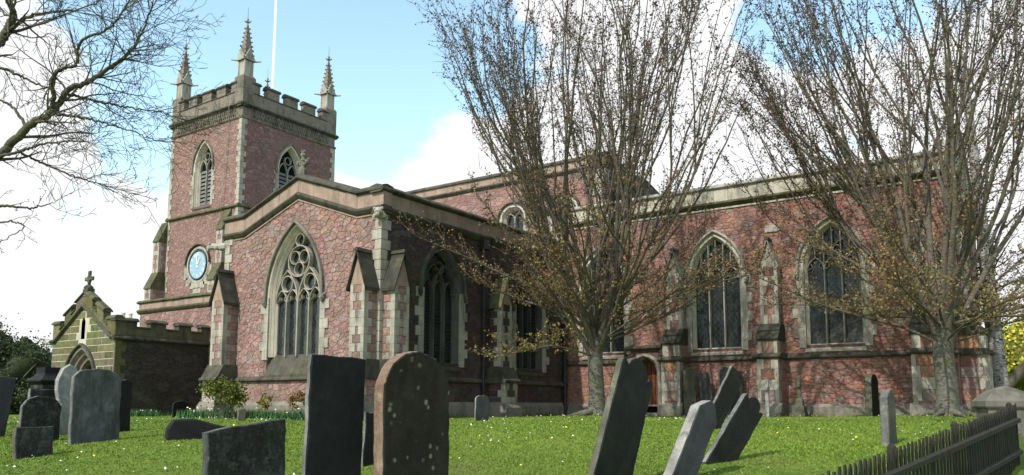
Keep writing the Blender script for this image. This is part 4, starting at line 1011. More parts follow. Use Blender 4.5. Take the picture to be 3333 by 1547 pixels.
# ---------------------------------------------------------------- flagpole
fp = thing('flagpole', 'tall white flagpole on the tower roof', 'flagpole', (-43.1, 33.3, 18.2))
m = MB(); m.tube([(-43.1, 33.3, 18.2), (-43.1, 33.3, 22), (-43.1, 33.3, 29.5)], [.085, .08, .05], 10); m.build('pole', 'white_paint', fp, smooth=True)
m = MB(); m.tube([(-43.1, 33.3, 18.2), (-43.1, 33.3, 18.9)], [.2, .17], 10); m.build('socket', 'lead', fp)
m = MB(); m.tube([(-42.98, 33.3, 19.3), (-43.0, 33.3, 24), (-43.02, 33.3, 29.2)], [.012, .012, .012], 4); m.build('halyard', 'white_paint', fp)
# lightning conductor on the south face
m = MB(); m.tube([FT.p(-41.2, 18.9, .12), FT.p(-41.25, 18.1, .3), FT.p(-41.45, 17.2, .1), FT.p(-41.75, 12.0, .2), FT.p(-41.8, 11.6, .12), FT.p(-41.9, 5.0, .1)], [.022] * 6, 5); m.build('conductor_strip', 'limestone_grey', church)

# ---------------------------------------------------------------- headstones
def solve_w(PL, a, xr):
    lo, hi = .02, 4.0
    for _ in range(40):
        mid = (lo + hi) / 2
        if proj(PL + a * mid)[0] < xr: lo = mid
        else: hi = mid
    return (lo + hi) / 2
def shape(kind, w, h, r):
    """outline in (x, z) from the base left corner, anticlockwise"""
    if kind == 'round': top = [(w / 2 + w / 2 * math.cos(a), h - w * .34 + w * .34 * math.sin(a)) for a in np.linspace(0, PI, 15)]
    elif kind == 'shallow': top = [(w / 2 + w / 2 * math.cos(a), h - w * .2 + w * .2 * math.sin(a)) for a in np.linspace(0, PI, 15)]
    elif kind == 'point': top = [(w, h - w * .30), (w * .93, h - w * .22), (w * .72, h - w * .07), (w * .5, h), (w * .28, h - w * .07), (w * .07, h - w * .22), (0, h - w * .30)]
    elif kind == 'ogee': top = [(w / 2 + w / 2 * u, h - w * (.03 * abs(u) + .16 * abs(u) ** 2 + .16 * abs(u) ** 6)) for u in np.linspace(1, -1, 23)]
    elif kind == 'shoulder': top = [(w, h - w * .30), (w * .95, h - w * .22), (w * .84, h - w * .21), (w * .80, h - w * .27)] + [(w / 2 + w * .30 * math.cos(a), h - w * .24 + w * .24 * math.sin(a)) for a in np.linspace(.1, PI - .1, 11)] + [(w * .20, h - w * .27), (w * .16, h - w * .21), (w * .05, h - w * .22), (0, h - w * .30)]
    elif kind == 'broken': top = [(w, h * .89), (w * .985, h * .93), (w * .92, h * .94), (w * .85, h * .925), (w * .82, h * .90), (w * .78, h * .945), (w * .66, h * .985), (w * .5, h), (w * .36, h * .99), (w * .25, h * .955), (w * .19, h * .91), (w * .12, h * .935), (w * .03, h * .93), (0, h * .89)]
    elif kind == 'slant': top = [(w, h), (w * .6, h * .965), (w * .3, h * .945), (0, h * .90)]
    elif kind == 'curl': top = [(w, h), (w * .7, h), (w * .5, h * .985), (w * .34, h * .95), (w * .25, h * .92), (w * .12, h * .905), (0, h * .91)]
    elif kind == 'hour': top = [(w * .9, h * .12), (w * .88, h * .46), (w * .80, h * .50), (w * .9, h * .55), (w, h * .68), (w * .97, h * .80), (w * .78, h * .95), (w * .5, h), (w * .22, h * .95), (w * .03, h * .80), (0, h * .68), (w * .1, h * .55), (w * .2, h * .50), (w * .12, h * .46), (w * .1, h * .12)]
    elif kind == 'chamfer': top = [(w, h * .87), (w * .62, h), (w * .38, h), (0, h * .87)]
    elif kind == 'chipped': top = [(w, h * .99), (w * .7, h), (w * .32, h * .985), (w * .28, h * .93), (w * .15, h * .92), (0, h * .925)]
    else: top = [(w, h), (w * .5, h * 1.004), (0, h)]
    pts = [(0, 0), (w, 0)] + top
    out = []
    for i in range(len(pts)):
        a, b = pts[i], pts[(i + 1) % len(pts)]; d = math.hypot(b[0] - a[0], b[1] - a[1]); k = max(1, int(d / .13))
        for q in range(k): out.append((a[0] + (b[0] - a[0]) * q / k, a[1] + (b[1] - a[1]) * q / k))
    return [(x + r.uniform(-.009, .009), z + (r.uniform(-.009, .009) if z > .01 else 0)) for x, z in out]
def slab_mesh(m, pts, th, c=.014, rough=0.0, r=None):
    """outline extruded along -y (towards the back) with worn arrises; y = 0 is the front face"""
    n = len(pts); cx = sum(p[0] for p in pts) / n; cz = sum(p[1] for p in pts) / n
    ins = []
    for i in range(n):
        a, b = pts[i - 1], pts[(i + 1) % n]; dx, dz = b[0] - a[0], b[1] - a[1]; L = math.hypot(dx, dz) + 1e-9
        ins.append((pts[i][0] - dz / L * c, pts[i][1] + dx / L * c))
    layers = [(ins, 0), (pts, c), (pts, th - c), (ins, th)]
    v = []
    for li, (P, d) in enumerate(layers): v += [(x, d + (r.uniform(-rough, rough) if r and li in (1, 2) else 0), z) for x, z in P]
    f = [(l * n + i, l * n + (i + 1) % n, (l + 1) * n + (i + 1) % n, (l + 1) * n + i) for l in range(3) for i in range(n)]
    tri = tessellate_polygon([[Vector((a, b, 0)) for a, b in ins]])
    f += [tuple(t) for t in tri] + [tuple(x + 3 * n for x in t[::-1]) for t in tri]
    m.add(v, f)
def headstone(label, kind, xl, xr, ytop, base, mat, th=.09, phi=90, tilt=0, lean=0, h=None, dep=None, edge=None, name='headstone', group='headstones in the churchyard', seed=0, V=None):
    """xl..xr: pixels of the face at its foot; base: pixel row of the foot on the grass, or None with dep given; phi: heading of the face's width"""
    r = random.Random(seed or int(xl * 7 + xr))
    if V is not None:
        q = ray(xl, 1360); P = Vector(q * (V / q[1])); P.z = gz(P.x, P.y)
    elif dep is None:
        P = ground_at(xl, base)
    else:
        P = at(xl, 1400, dep); P.z = gz(P.x, P.y)
    a = Vector((math.cos(math.radians(phi)), math.sin(math.radians(phi)), 0))
    w = solve_w(P, a, xr)
    d = proj(P)[2]
    if h is None:
        lo, hi = .1, 4
        for _ in range(40):
            mid = (lo + hi) / 2
            if proj(P + Vector((0, 0, mid)))[1] > ytop: lo = mid
            else: hi = mid
        h = lo
    bury = .18
    o = thing(name, label, 'headstone', tuple(P), group) if False else None
    m = MB(); slab_mesh(m, [(x - w / 2, z - bury) for x, z in shape(kind, w, h + bury, r)], th, .012, .006, r)
    ob = m.build(name, mat); tag(ob, label, 'headstone', group)
    if edge:
        ob.data.materials.append(MATS[edge])
        n = len(m.f)
        for p in ob.data.polygons:
            if abs(p.normal.y) < .5: p.material_index = 1
    # local x -> a, local y -> away from the viewer, z up
    back = Vector((-a.y, a.x, 0))
    M = Matrix((( a.x, back.x, 0, 0), (a.y, back.y, 0, 0), (0, 0, 1, 0), (0, 0, 0, 1)))
    c = P + a * (w / 2)
    ob.matrix_world = Matrix.Translation(c) @ M @ Matrix.Rotation(math.radians(tilt), 4, 'Y') @ Matrix.Rotation(math.radians(lean), 4, 'X')
    return ob
S = 1.2939
# foreground
headstone('broad dark mottled headstone with a slanting top edge beside the tall flat slate', 'slant', 684, 926, 1366, None, 'stone_mottled', .13, dep=8.6, phi=84, edge='slate_grey', lean=-2)
headstone('tall plain rectangular charcoal slate headstone with a square top', 'rect', 997, 1168, 1155, None, 'slate_dark', .07, dep=7.4, phi=89, edge='slate_edge', tilt=1.2)
headstone('brown sandstone headstone with pointed shoulders and pale lichen spots', 'ogee', 1252, 1462, 1137, None, 'sandstone_lichen', .15, dep=7.9, phi=89, edge='sandstone_edge', tilt=-.6)
headstone('slim slate headstone with a curled shoulder half hidden behind the brown sandstone', 'curl', 1182, 1300, 1325, 1521, 'slate_dark', .06, phi=88, edge='slate_edge', tilt=3)
headstone('big black leaning headstone with broken scalloped top beside the tree trunk', 'broken', 1918, 2040, 1160, None, 'slate_black', .11, dep=9.6, phi=84, tilt=25, h=1.9, edge='mossy_stone')
headstone('small leaning pale grey headstone crusted with lichen along its edge', 'chamfer', 2176, 2250, 1312, None, 'slate_plain', .17, dep=10.2, phi=74, tilt=34, h=1.3, edge='stone_palecrust')
headstone('black headstone leaning steeply right in front of the chancel, nearest the fence', 'broken', 2308, 2385, 1285, 1512, 'slate_black', .10, phi=68, tilt=42, h=1.28, edge='slate_edge')
headstone('narrow black slab leaning right behind the lichened pale stone', 'rect', 2290, 2340, 1200, 1400, 'slate_black', .08, phi=68, tilt=36, h=1.5, edge='slate_edge')
# against the chancel wall
headstone('greenish round-topped headstone standing close to the doorway buttress', 'point', 2228, 2266, 1198, 1352, 'mossy_stone', .09, V=26.1, phi=35, edge='slate_grey')
headstone('grey slate tablet leaning against the chancel wall below the middle window', 'shallow', 2290, 2330, 1212, 1352, 'slate_plain', .07, V=26.55, phi=8, tilt=-8, edge='slate_edge')
headstone('thin pointed headstone rising behind the leaning black slab', 'point', 2348, 2380, 1193, 1366, 'slate_plain', .09, V=25.7, phi=40, edge='slate_edge')
headstone('plain grey slate propped on the chancel wall left of the middle buttress', 'rect', 2380, 2420, 1211, 1354, 'slate_plain', .07, V=26.6, phi=8, edge='slate_edge')
headstone('tall narrow round-topped headstone near the right end of the chancel wall', 'round', 2842, 2864, 1216, 1370, 'slate_black', .20, V=25.6, phi=88, edge='mossy_stone')
headstone('slim tapering mossy headstone just behind the picket fence', 'chamfer', 2896, 2922, 1268, 1452, 'mossy_stone', .14, phi=78, edge='slate_edge', tilt=1)
headstone('low square slate headstone beside the chapel drainpipe', 'shallow', 1548, 1592, 1287, 1372, 'slate_plain', .05, phi=75, edge='stone_pale')
# left group
headstone('tall round-shouldered grey slate headstone with dark streaks, tallest of the left group', 'shallow', 229, 388, 1197, 1449, 'slate_grey', .10, phi=90, edge='slate_edge', lean=-2)
headstone('plain dark slate half hidden right of the tallest streaked headstone', 'shallow', 380, 423, 1236, 1408, 'slate_dark', .08, phi=90, edge='slate_plain')
headstone('wide purplish slab headstone behind the small round-topped stone', 'rect', 88, 262, 1267, 1424, 'stone_mottled', .1, phi=90, edge='slate_edge')
headstone('small round-topped dark headstone with lichen rim on the left', 'round', 64, 192, 1289, 1448, 'stone_mottled', .1, phi=90, edge='slate_edge', seed=4)
headstone('short square mossy stump of a headstone at the front left', 'rect', 50, 173, 1390, 1498, 'stone_mottled', .14, phi=88, edge='mossy_stone', lean=-6)
headstone('grey slab cut off by the left edge of the picture', 'rect', -70, 16, 1222, 1430, 'slate_plain', .1, phi=90, tilt=6)
headstone('pale hourglass-shaped headstone with a rounded head before the porch door', 'hour', 175, 252, 1184, 1420, 'stone_pale', .12, phi=90)
headstone('dark small slab leaning on the porch side wall', 'shallow', 562, 612, 1306, 1360, 'slate_dark', .08, phi=88)
headstone('tiny half-round stone peeping from the daffodil bed', 'round', 774, 800, 1330, 1372, 'mossy_stone', .10, phi=60, edge='stone_pale')
# sunken slab lying in the grass
P = ground_at(570, 1428)
m = MB(); r = random.Random(3)
slab_mesh(m, [(-.62, -.15), (.62, -.15), (.60, .16), (.2, .26), (-.15, .36), (-.5, .34), (-.6, .18)], .55, .03, .015, r)
o = m.build('grave_slab', 'slate_dark'); tag(o, 'low dark slab sunk in the grass beside the slanting headstone', 'grave slab'); o.location = P + Vector((.4, .3, 0)); o.rotation_euler = (0, 0, math.radians(62))
# urn pedestal tomb
P = at(150, 1400, 16.6); P.z = gz(P.x, P.y); t_ = thing('pedestal_tomb', 'dark pedestal monument with flared cap among the left headstones', 'monument', tuple(P))
zt = at(150, 1196, 16.6).z - P.z
def lath(m, prof, sides=4, rot=PI / 4, o=(0, 0, 0)):
    v = []; f = []
    for rr, z in prof: v += [(o[0] + rr * math.cos(rot + 2 * PI * j / sides), o[1] + rr * math.sin(rot + 2 * PI * j / sides), o[2] + z) for j in range(sides)]
    for i in range(len(prof) - 1):
        for j in range(sides): q = (j + 1) % sides; f.append((i * sides + j, i * sides + q, (i + 1) * sides + q, (i + 1) * sides + j))
    f += [tuple(range(sides - 1, -1, -1)), tuple(range((len(prof) - 1) * sides, len(prof) * sides))]; m.add(v, f)
m = MB(); lath(m, [(.30, -.2), (.30, zt * .62), (.33, zt * .64), (.36, zt * .70)], o=P); m.build('shaft', 'stone_mottled', t_)
m = MB(); lath(m, [(.36, zt * .70), (.46, zt * .76), (.46, zt * .78), (.32, zt * .85), (.27, zt * .90), (.27, zt)], o=P); m.build('cap', 'slate_dark', t_)
# crosses
def grave_cross(label, xb, yb, ytop, mat, arm=.2, th=.06, base=.0, dep=None, V=None, wheel=False, head_mat=None):
    if V: q = ray(xb, 1360); P = Vector(q * (V / q[1])); P.z = gz(P.x, P.y)
    elif dep: P = at(xb, yb, dep); P.z = gz(P.x, P.y)
    else: P = ground_at(xb, yb)
    H = at(xb, ytop, proj(P)[2]).z - P.z
    t_ = thing('grave_cross', label, 'cross', tuple(P), 'stone grave crosses')
    m = MB(); FXx = F2('E', P.x); y = P.y
    m.block(FXx, y - th, y + th, P.z - .1, P.z + H, -th, th, .015); m.build('shaft', mat, t_)
    m = MB(); m.block(FXx, y - arm, y - th - .002, P.z + H * .72, P.z + H * .72 + th * 2, -th * .9, th * .9, .012); m.block(FXx, y + th + .002, y + arm, P.z + H * .72, P.z + H * .72 + th * 2, -th * .9, th * .9, .012)
    m.build('arm', head_mat or mat, t_)
    if base:
        m = MB(); lath(m, [(base * 1.35, -.15), (base * 1.35, .16), (base * 1.15, .17), (base * 1.15, .34), (base * .8, .36), (base * .75, .52), (base * .5, .6)], o=P); m.build('base', mat, t_)
    return t_
grave_cross('slim pale stone cross in front of the middle chancel buttress', 2500, 1376, 1235, 'stone_pale', .13, .05, V=25.0)
grave_cross('small weathered cross on a stepped base below the last chancel window', 2605, 1372, 1222, 'mossy_stone', .13, .05, base=.20, V=25.9)
grave_cross('thin mossy cross beside the porch side wall', 437, 1352, 1240, 'mossy_stone', .17, .05, base=.22)
grave_cross('tiny stone cross before the dark yew on the far left', 47, 1344, 1290, 'mossy_stone', .28, .09, base=.35)

# ---------------------------------------------------------------- picket fence and gate pier
fence = thing('picket_fence', 'weathered dark wooden picket fence climbing to the gate pier on the right', 'fence', (FA.x, FA.y, gz(FA.x, FA.y)))
ztop = [(2640, 1565, 8.0), (2900, 1470, 10.0), (3100, 1398, 11.9), (3300, 1318, 14.5)]
fd = Vector((FB.x - FA.x, FB.y - FA.y, 0)); FL = fd.length; fd.normalize(); fn = Vector((fd.y, -fd.x, 0))
zA = at(2690, 1530, 8.45).z; zB = at(3300, 1316, 14.5).z
def top_z(u): return zA + (zB - zA) * min(1.1, max(-.4, (u - .55) / (FL - .55)))
def picket(u, w=.062, th=.022, seed=0):
    r = random.Random(seed); b = FA + fd * u; tz = top_z(u) + r.uniform(-.02, .02); gzz = gz(b.x + fn.x * .05, b.y + fn.y * .05) - .05
    def Q(a, n, z): return tuple(Vector((b.x, b.y, 0)) + fd * a + fn * n + Vector((r.uniform(-.004, .004) if z > gzz + .2 else 0, 0, z)))
    m = MB(); h = w / 2
    v = []
    for n in (0, th): v += [Q(-h, n, gzz), Q(h, n, gzz), Q(h, n, tz - .06), Q(h * .45, n, tz), Q(-h * .45, n, tz), Q(-h, n, tz - .06)]
    f = [(5, 4, 3, 2, 1, 0), (6, 7, 8, 9, 10, 11)] + [(i, (i + 1) % 6, (i + 1) % 6 + 6, i + 6) for i in range(6)]
    m.add(v, f); m.build('picket', 'fence_wood', fence)
u = -2.6; k = 0
while u < FL + .1: picket(u, seed=k); u += .15; k += 1
for zoff in (.24, .80):
    m = MB()
    for u0 in np.arange(-2.6, FL, 2.35):
        u1 = min(u0 + 2.35, FL + .05); a, b = FA + fd * u0, FA + fd * u1
        p = [Vector((a.x, a.y, top_z(u0) - zoff)), Vector((b.x, b.y, top_z(u1) - zoff))]; v = []
        for q in p: v += [tuple(q + fn * .024), tuple(q + fn * .085 - Vector((0, 0, .02))), tuple(q + fn * .085 - Vector((0, 0, .085))), tuple(q + fn * .024 - Vector((0, 0, .095)))]
        mm = MB(); mm.add(v, [(0, 1, 5, 4), (1, 2, 6, 5), (2, 3, 7, 6), (3, 0, 4, 7), (3, 2, 1, 0), (4, 5, 6, 7)]); mm.build('rail', 'fence_wood', fence)
for u0 in (-1.0, 2.55, 5.3, FL - .1):
    b = FA + fd * u0; q = b - fn * .06; m = MB(); g0 = gz(b.x, b.y) - .2
    lath(m, [(.075, g0), (.065, top_z(u0) + .0), (.03, top_z(u0) + .04)], o=(q.x, q.y, 0)); m.build('post', 'fence_wood', fence)
PR = at(3275, 1400, 16.2); PR.z = gz(PR.x, PR.y)
pier = thing('gate_pier', 'squat stone gate pier with weathered hipped cap beyond the fence', 'gate pier', tuple(PR))
ptop = at(3260, 1262, 16.2).z - PR.z
m = MB(); lath(m, [(.60, -.6), (.58, ptop - .42)], rot=PI / 4 + .35, o=PR); m.build('shaft', 'pier_stone', pier)
m = MB(); lath(m, [(.63, ptop - .42), (.67, ptop - .38), (.67, ptop - .27), (.45, ptop - .10), (.18, ptop + .0), (.03, ptop + .03)], rot=PI / 4 + .35, o=PR); m.build('cap', 'pier_stone', pier)

# distant house with its chimney, west of the churchyard
hb = onp = at(415, 1046, 95.0)
house = thing('distant_house', 'far-off house whose chimney pots show above the porch parapet', 'house', (hb.x, hb.y, -1))
m = MB(); m.box(hb.x - 6, hb.x + 6, hb.y - 4, hb.y + 4, -1.2, hb.z - 4.0); m.build('wall', 'brick_red', house)
zr = hb.z - 1.9
m = MB(); m.add([(hb.x - 6.3, hb.y - 4.4, zr - 2.2), (hb.x + 6.3, hb.y - 4.4, zr - 2.2), (hb.x + 6.3, hb.y + 4.4, zr - 2.2), (hb.x - 6.3, hb.y + 4.4, zr - 2.2), (hb.x - 6.3, hb.y, zr), (hb.x + 6.3, hb.y, zr)], [(0, 1, 5, 4), (2, 3, 4, 5), (0, 4, 3), (1, 2, 5), (3, 2, 1, 0)]); m.build('roof', 'roof_slate', house)
m = MB(); m.box(hb.x - .5, hb.x + .5, hb.y - .9, hb.y + .9, zr - 1.2, hb.z); ch_ = m.build('chimney', 'brick_red', house)
for dy in (-.55, .35):
    m = MB(); m.tube([(hb.x, hb.y + dy, hb.z), (hb.x, hb.y + dy, hb.z + .75), (hb.x, hb.y + dy, hb.z + .8), (hb.x, hb.y + dy, hb.z + .95)], [.24, .19, .25, .25], 10); m.build('chimney_pot', 'chimney_clay', ch_)

# ---------------------------------------------------------------- trees
class Tree:
    """collects tapering tubes and leaves with numpy"""
    def __init__(s, seed): s.r = np.random.default_rng(seed); s.V = []; s.Fc = []; s.n = 0; s.lv = []; s.lc = []
    def tube(s, pts, rad, k):
        pts = np.asarray(pts, float); n = len(pts); rad = np.asarray(rad, float)
        t = np.gradient(pts, axis=0); t /= np.linalg.norm(t, axis=1)[:, None] + 1e-9
        ref = np.array([.31, .77, .55]) if abs(t[0] @ np.array([.31, .77, .55])) < .9 else np.array([.9, -.3, .2])
        a = np.cross(t, ref); a /= np.linalg.norm(a, axis=1)[:, None] + 1e-9; b = np.cross(t, a)
        an = 2 * np.pi * np.arange(k) / k
        v = pts[:, None, :] + (a[:, None, :] * np.cos(an)[None, :, None] + b[:, None, :] * np.sin(an)[None, :, None]) * rad[:, None, None]
        s.V.append(v.reshape(-1, 3)); i = np.arange(n - 1)[:, None] * k; j = np.arange(k)[None, :]; q = (j + 1) % k
        s.Fc.append((np.stack([i + j, i + q, i + k + q, i + k + j], -1).reshape(-1, 4) + s.n)); s.n += n * k
    def curve(s, p, d, L, n, up, wig):
        """a path that starts along d and bends upwards by up"""
        p = np.array(p, float); d = np.array(d, float); d /= np.linalg.norm(d); out = [p.copy()]; st = L / n
        for i in range(n):
            d = d + np.array([0, 0, up / n]) + s.r.normal(0, wig, 3); d /= np.linalg.norm(d); p = p + d * st; out.append(p.copy())
        return np.array(out)
    def leaf(s, p, size, col, n=1, spread=.05):
        for _ in range(n): s.lv.append((p[0], p[1], p[2], size, spread)); s.lc.append(col)
    def build(s, root, bark, wood='branches', leaves='crown'):
        o = None
        if s.V:
            V = np.concatenate(s.V); Fq = np.concatenate(s.Fc); me = bpy.data.meshes.new(wood)
            me.vertices.add(len(V)); me.vertices.foreach_set('co', V.ravel()); me.loops.add(len(Fq) * 4); me.loops.foreach_set('vertex_index', Fq.ravel().astype(np.int32))
            me.polygons.add(len(Fq)); me.polygons.foreach_set('loop_start', np.arange(0, len(Fq) * 4, 4, dtype=np.int32)); me.polygons.foreach_set('use_smooth', np.ones(len(Fq), dtype=bool))
            me.update(); me.materials.append(MATS[bark]); o = bpy.data.objects.new(wood, me); C.objects.link(o)
            if root is not None: attach(o, root)
        if s.lv:
            A = np.array(s.lv); n = len(A); R_ = np.random.default_rng(n); c = A[:, :3] + R_.normal(0, 1, (n, 3)) * A[:, 4:5]
            a = R_.normal(0, 1, (n, 3)); a /= np.linalg.norm(a, axis=1)[:, None]; b = np.cross(a, R_.normal(0, 1, (n, 3))); b /= np.linalg.norm(b, axis=1)[:, None] + 1e-9
            L = A[:, 3:4] * R_.uniform(.6, 1.3, (n, 1)); w = L * .42; LV = np.stack([c, c + a * L * .5 + b * w, c + a * L, c + a * L * .5 - b * w], 1).reshape(-1, 3)
            s.lc = np.array(s.lc) * R_.uniform(.7, 1.3, (n, 1)); me = bpy.data.meshes.new(leaves)
            me.vertices.add(len(LV)); me.vertices.foreach_set('co', LV.ravel()); me.loops.add(n * 4); me.loops.foreach_set('vertex_index', np.arange(n * 4, dtype=np.int32))
            me.polygons.add(n); me.polygons.foreach_set('loop_start', np.arange(0, n * 4, 4, dtype=np.int32)); me.update()
            ca = me.color_attributes.new('Col', 'FLOAT_COLOR', 'CORNER'); cc = np.ones((n, 4), dtype=np.float32); cc[:, :3] = np.array(s.lc); ca.data.foreach_set('color', np.repeat(cc, 4, axis=0).ravel())
            me.materials.append(MATS['leafcol']); lo = bpy.data.objects.new(leaves, me); C.objects.link(lo)
            if root is not None: attach(lo, root)
            else: o = lo
        return o

BRONZE = [(.19, .105, .034), (.155, .09, .035), (.19, .135, .032), (.125, .07, .03)]
OLIVE = [(.16, .165, .03), (.18, .155, .03), (.125, .145, .025), (.18, .125, .03)]
DARKB = [(.075, .046, .036), (.09, .05, .034), (.06, .048, .036)]
def leafcol(r, z, z0, z1):
    f = (z - z0) / (z1 - z0) + r.normal(0, .16)
    pal = OLIVE if f < .12 else (BRONZE if f < .55 else DARKB)
    return pal[r.integers(len(pal))]
def cherry(root_pos, label, seed, rt, fork, nst, spread, Htop, lean=(0, 0), leafn=1.0, skirt=13):
    P = np.array(root_pos); tr = thing('tree', label, 'tree', tuple(root_pos), 'many-stemmed trees in bud'); T = Tree(seed); W = Tree(seed + 1); r = W.r
    z0 = P[2]
    # trunk with flared foot, ending in the fork
    zz = np.linspace(-.25, fork, 12); px = [P + np.array([lean[0] * max(z, 0) + .02 * math.sin(z * 3), lean[1] * max(z, 0), z]) for z in zz]
    T.tube(px, [rt * (1.35 if z < 0 else 1 + .25 * math.exp(-z / .22)) * (1 - .06 * z / fork) * (1 if z < fork * .8 else 1.08) for z in zz], 18)
    for k in range(6):          # roots
        a = k * 1.05 + r.uniform(0, .4); T.tube([P + np.array([math.cos(a) * q, math.sin(a) * q, .20 * (1 - q / 1.0) - .05]) for q in (.15, .35, .6, .85)], [.10, .085, .055, .02], 6)
    T.build(tr, 'cherry_bark', 'trunk')
    tops = px[-1]
    def twig(p, d, L, z):
        c = W.curve(p, d, L, 3, .25, .12); W.tube(c, np.linspace(.008, .004, 4), 3)
        for q in c[1:]:
            if r.random() < (1.0 if q[2] < z0 + Htop * .5 else .6) * leafn: W.leaf(q, .055, leafcol(r, q[2], z0, z0 + Htop), r.integers(1, 4), .025)
    def side(p, d, L, r0):
        n = max(4, int(L / .22)); c = W.curve(p, d, L, n, .6, .11); W.tube(c, np.linspace(r0, .005, n + 1), 4)
        for i in range(1, n + 1):
            if r.random() < .9 * leafn: W.leaf(c[i], .06, leafcol(r, c[i][2], z0, z0 + Htop), r.integers(1, 4) + (2 if c[i][2] < z0 + Htop * .42 else 0), .04)
            if r.random() < .62:
                t = c[i] - c[i - 1]; t /= np.linalg.norm(t); s_ = np.cross(t, r.normal(0, 1, 3)); s_ /= np.linalg.norm(s_)
                twig(c[i], t * .75 + s_ * .75, r.uniform(.15, .5), c[i][2])
    def stem(s0, d0, az, f, L, r0, up, n, first, lev):
        c = W.curve(s0, d0, L, n, up, .062 if lev == 0 else .075)
        hx = c[:, :2] - P[:2]; hr = np.linalg.norm(hx, axis=1) + 1e-6
        cc_ = P[:2] + hx * (6.4 * np.tanh(hr / 6.4) / hr)[:, None]; c[:, :2] = cc_ + (c[0, :2] - cc_[0])      # crowded stems turn upwards, keeping the crown a vase
        rad = r0 * (1 - np.linspace(0, 1, n + 1)) ** (1.5 if lev == 0 else 1.0) + .007
        if lev == 0: rad[:3] *= np.array([1.5, 1.25, 1.08])
        W.tube(c, rad, 8 if lev == 0 else 6)
        for j in range(first, n + 1):
            g = j / n
            t = c[j] - c[j - 1]; t /= np.linalg.norm(t)
            if lev < 2 and 2 <= j <= n * .55 and r.random() < ((.44 if j < 7 else .30) if lev == 0 else .16):
                s_ = np.cross(t, r.normal(0, 1, 3)); s_ /= np.linalg.norm(s_); s_ = s_ + .18 * np.array([math.cos(az), math.sin(az), 0])
                stem(c[j], t + s_ * r.uniform(.18, .42), az, f, L * (1 - g) * r.uniform(.85, 1.05), min(.05, rad[j] * r.uniform(.5, .75)), .35, max(8, int(n * (1 - g))), 2, lev + 1)
            for q in range(4):      # spur leaves close to the stem
                if r.random() < .72: W.leaf(c[j - 1] + (c[j] - c[j - 1]) * r.random() + r.normal(0, .05, 3), .055, leafcol(r, c[j][2], z0, z0 + Htop), r.integers(2, 5), .03)
            for q in range(2):
                if r.random() < (.23 + .43 * g):
                    s_ = np.cross(t, r.normal(0, 1, 3)); s_ /= np.linalg.norm(s_); s_ = s_ + .25 * np.array([math.cos(az), math.sin(az), 0])
                    side(c[j] + (c[j] - c[j - 1]) * r.uniform(-.5, 0), t * .9 + s_ * .7, r.uniform(.35, 1.5) * (1 - .4 * g), max(.007, min(.014, rad[j] * .35)))
    for i in range(nst):
        az = i * 2.39996 + r.uniform(-.3, .3); f = (i + .5) / nst
        inc = math.radians(3 + spread * f ** .8 + r.uniform(-3, 3)); L = Htop * r.uniform(.86, 1.06) * (1 - .12 * f)
        zs = fork * (.98 - .30 * f * r.random()); s0 = P + np.array([lean[0] * zs + math.cos(az) * rt * .35, lean[1] * zs + math.sin(az) * rt * .35, zs])
        d = np.array([math.sin(inc) * math.cos(az), math.sin(inc) * math.sin(az), math.cos(inc)])
        stem(s0, d + np.array([math.cos(az), math.sin(az), 0]) * .16, az, f, L, rt * r.uniform(.30, .40) * (1.1 - .3 * f), .35 + .5 * f, 22, 3, 0)
    # low spreading boughs
    for i in range(skirt):
        az = i * 2 * PI / skirt + r.uniform(-.25, .25); inc = math.radians(r.uniform(56, 82)); L = Htop * r.uniform(.30, .47)
        zs = fork * r.uniform(.72, 1.25); s0 = P + np.array([0, 0, zs]); d = np.array([math.sin(inc) * math.cos(az), math.sin(inc) * math.sin(az), math.cos(inc)])
        n = 16; c = W.curve(s0, d, L, n, .08, .06); r0 = rt * r.uniform(.10, .17); rad = r0 * (1 - np.linspace(0, 1, n + 1)) ** .7 + .006; W.tube(c, rad, 6)
        for j in range(3, n + 1):
            for q in range(2):
                t = c[j] - c[j - 1]; t /= np.linalg.norm(t); s_ = np.cross(t, np.array([0, 0, 1.])); s_ = s_ / np.linalg.norm(s_) * (1 if r.random() < .5 else -1)
                side(c[j], t * .8 + s_ * .7 + np.array([0, 0, r.uniform(-.15, .35)]), r.uniform(.5, 1.7) * (1 - .5 * j / n), max(.008, rad[j] * .45))
    W.build(tr, 'twig_bark', 'branches', 'crown')
    return tr
cherry(T1, 'many-stemmed tree in bronze bud in the middle, before the chancel door', 5, .225, 2.2, 14, 27, 12.4, skirt=16)
cherry(T2, 'many-stemmed tree in bronze bud on the right, behind the fence', 9, .255, 2.2, 13, 24, 12.2, skirt=13)

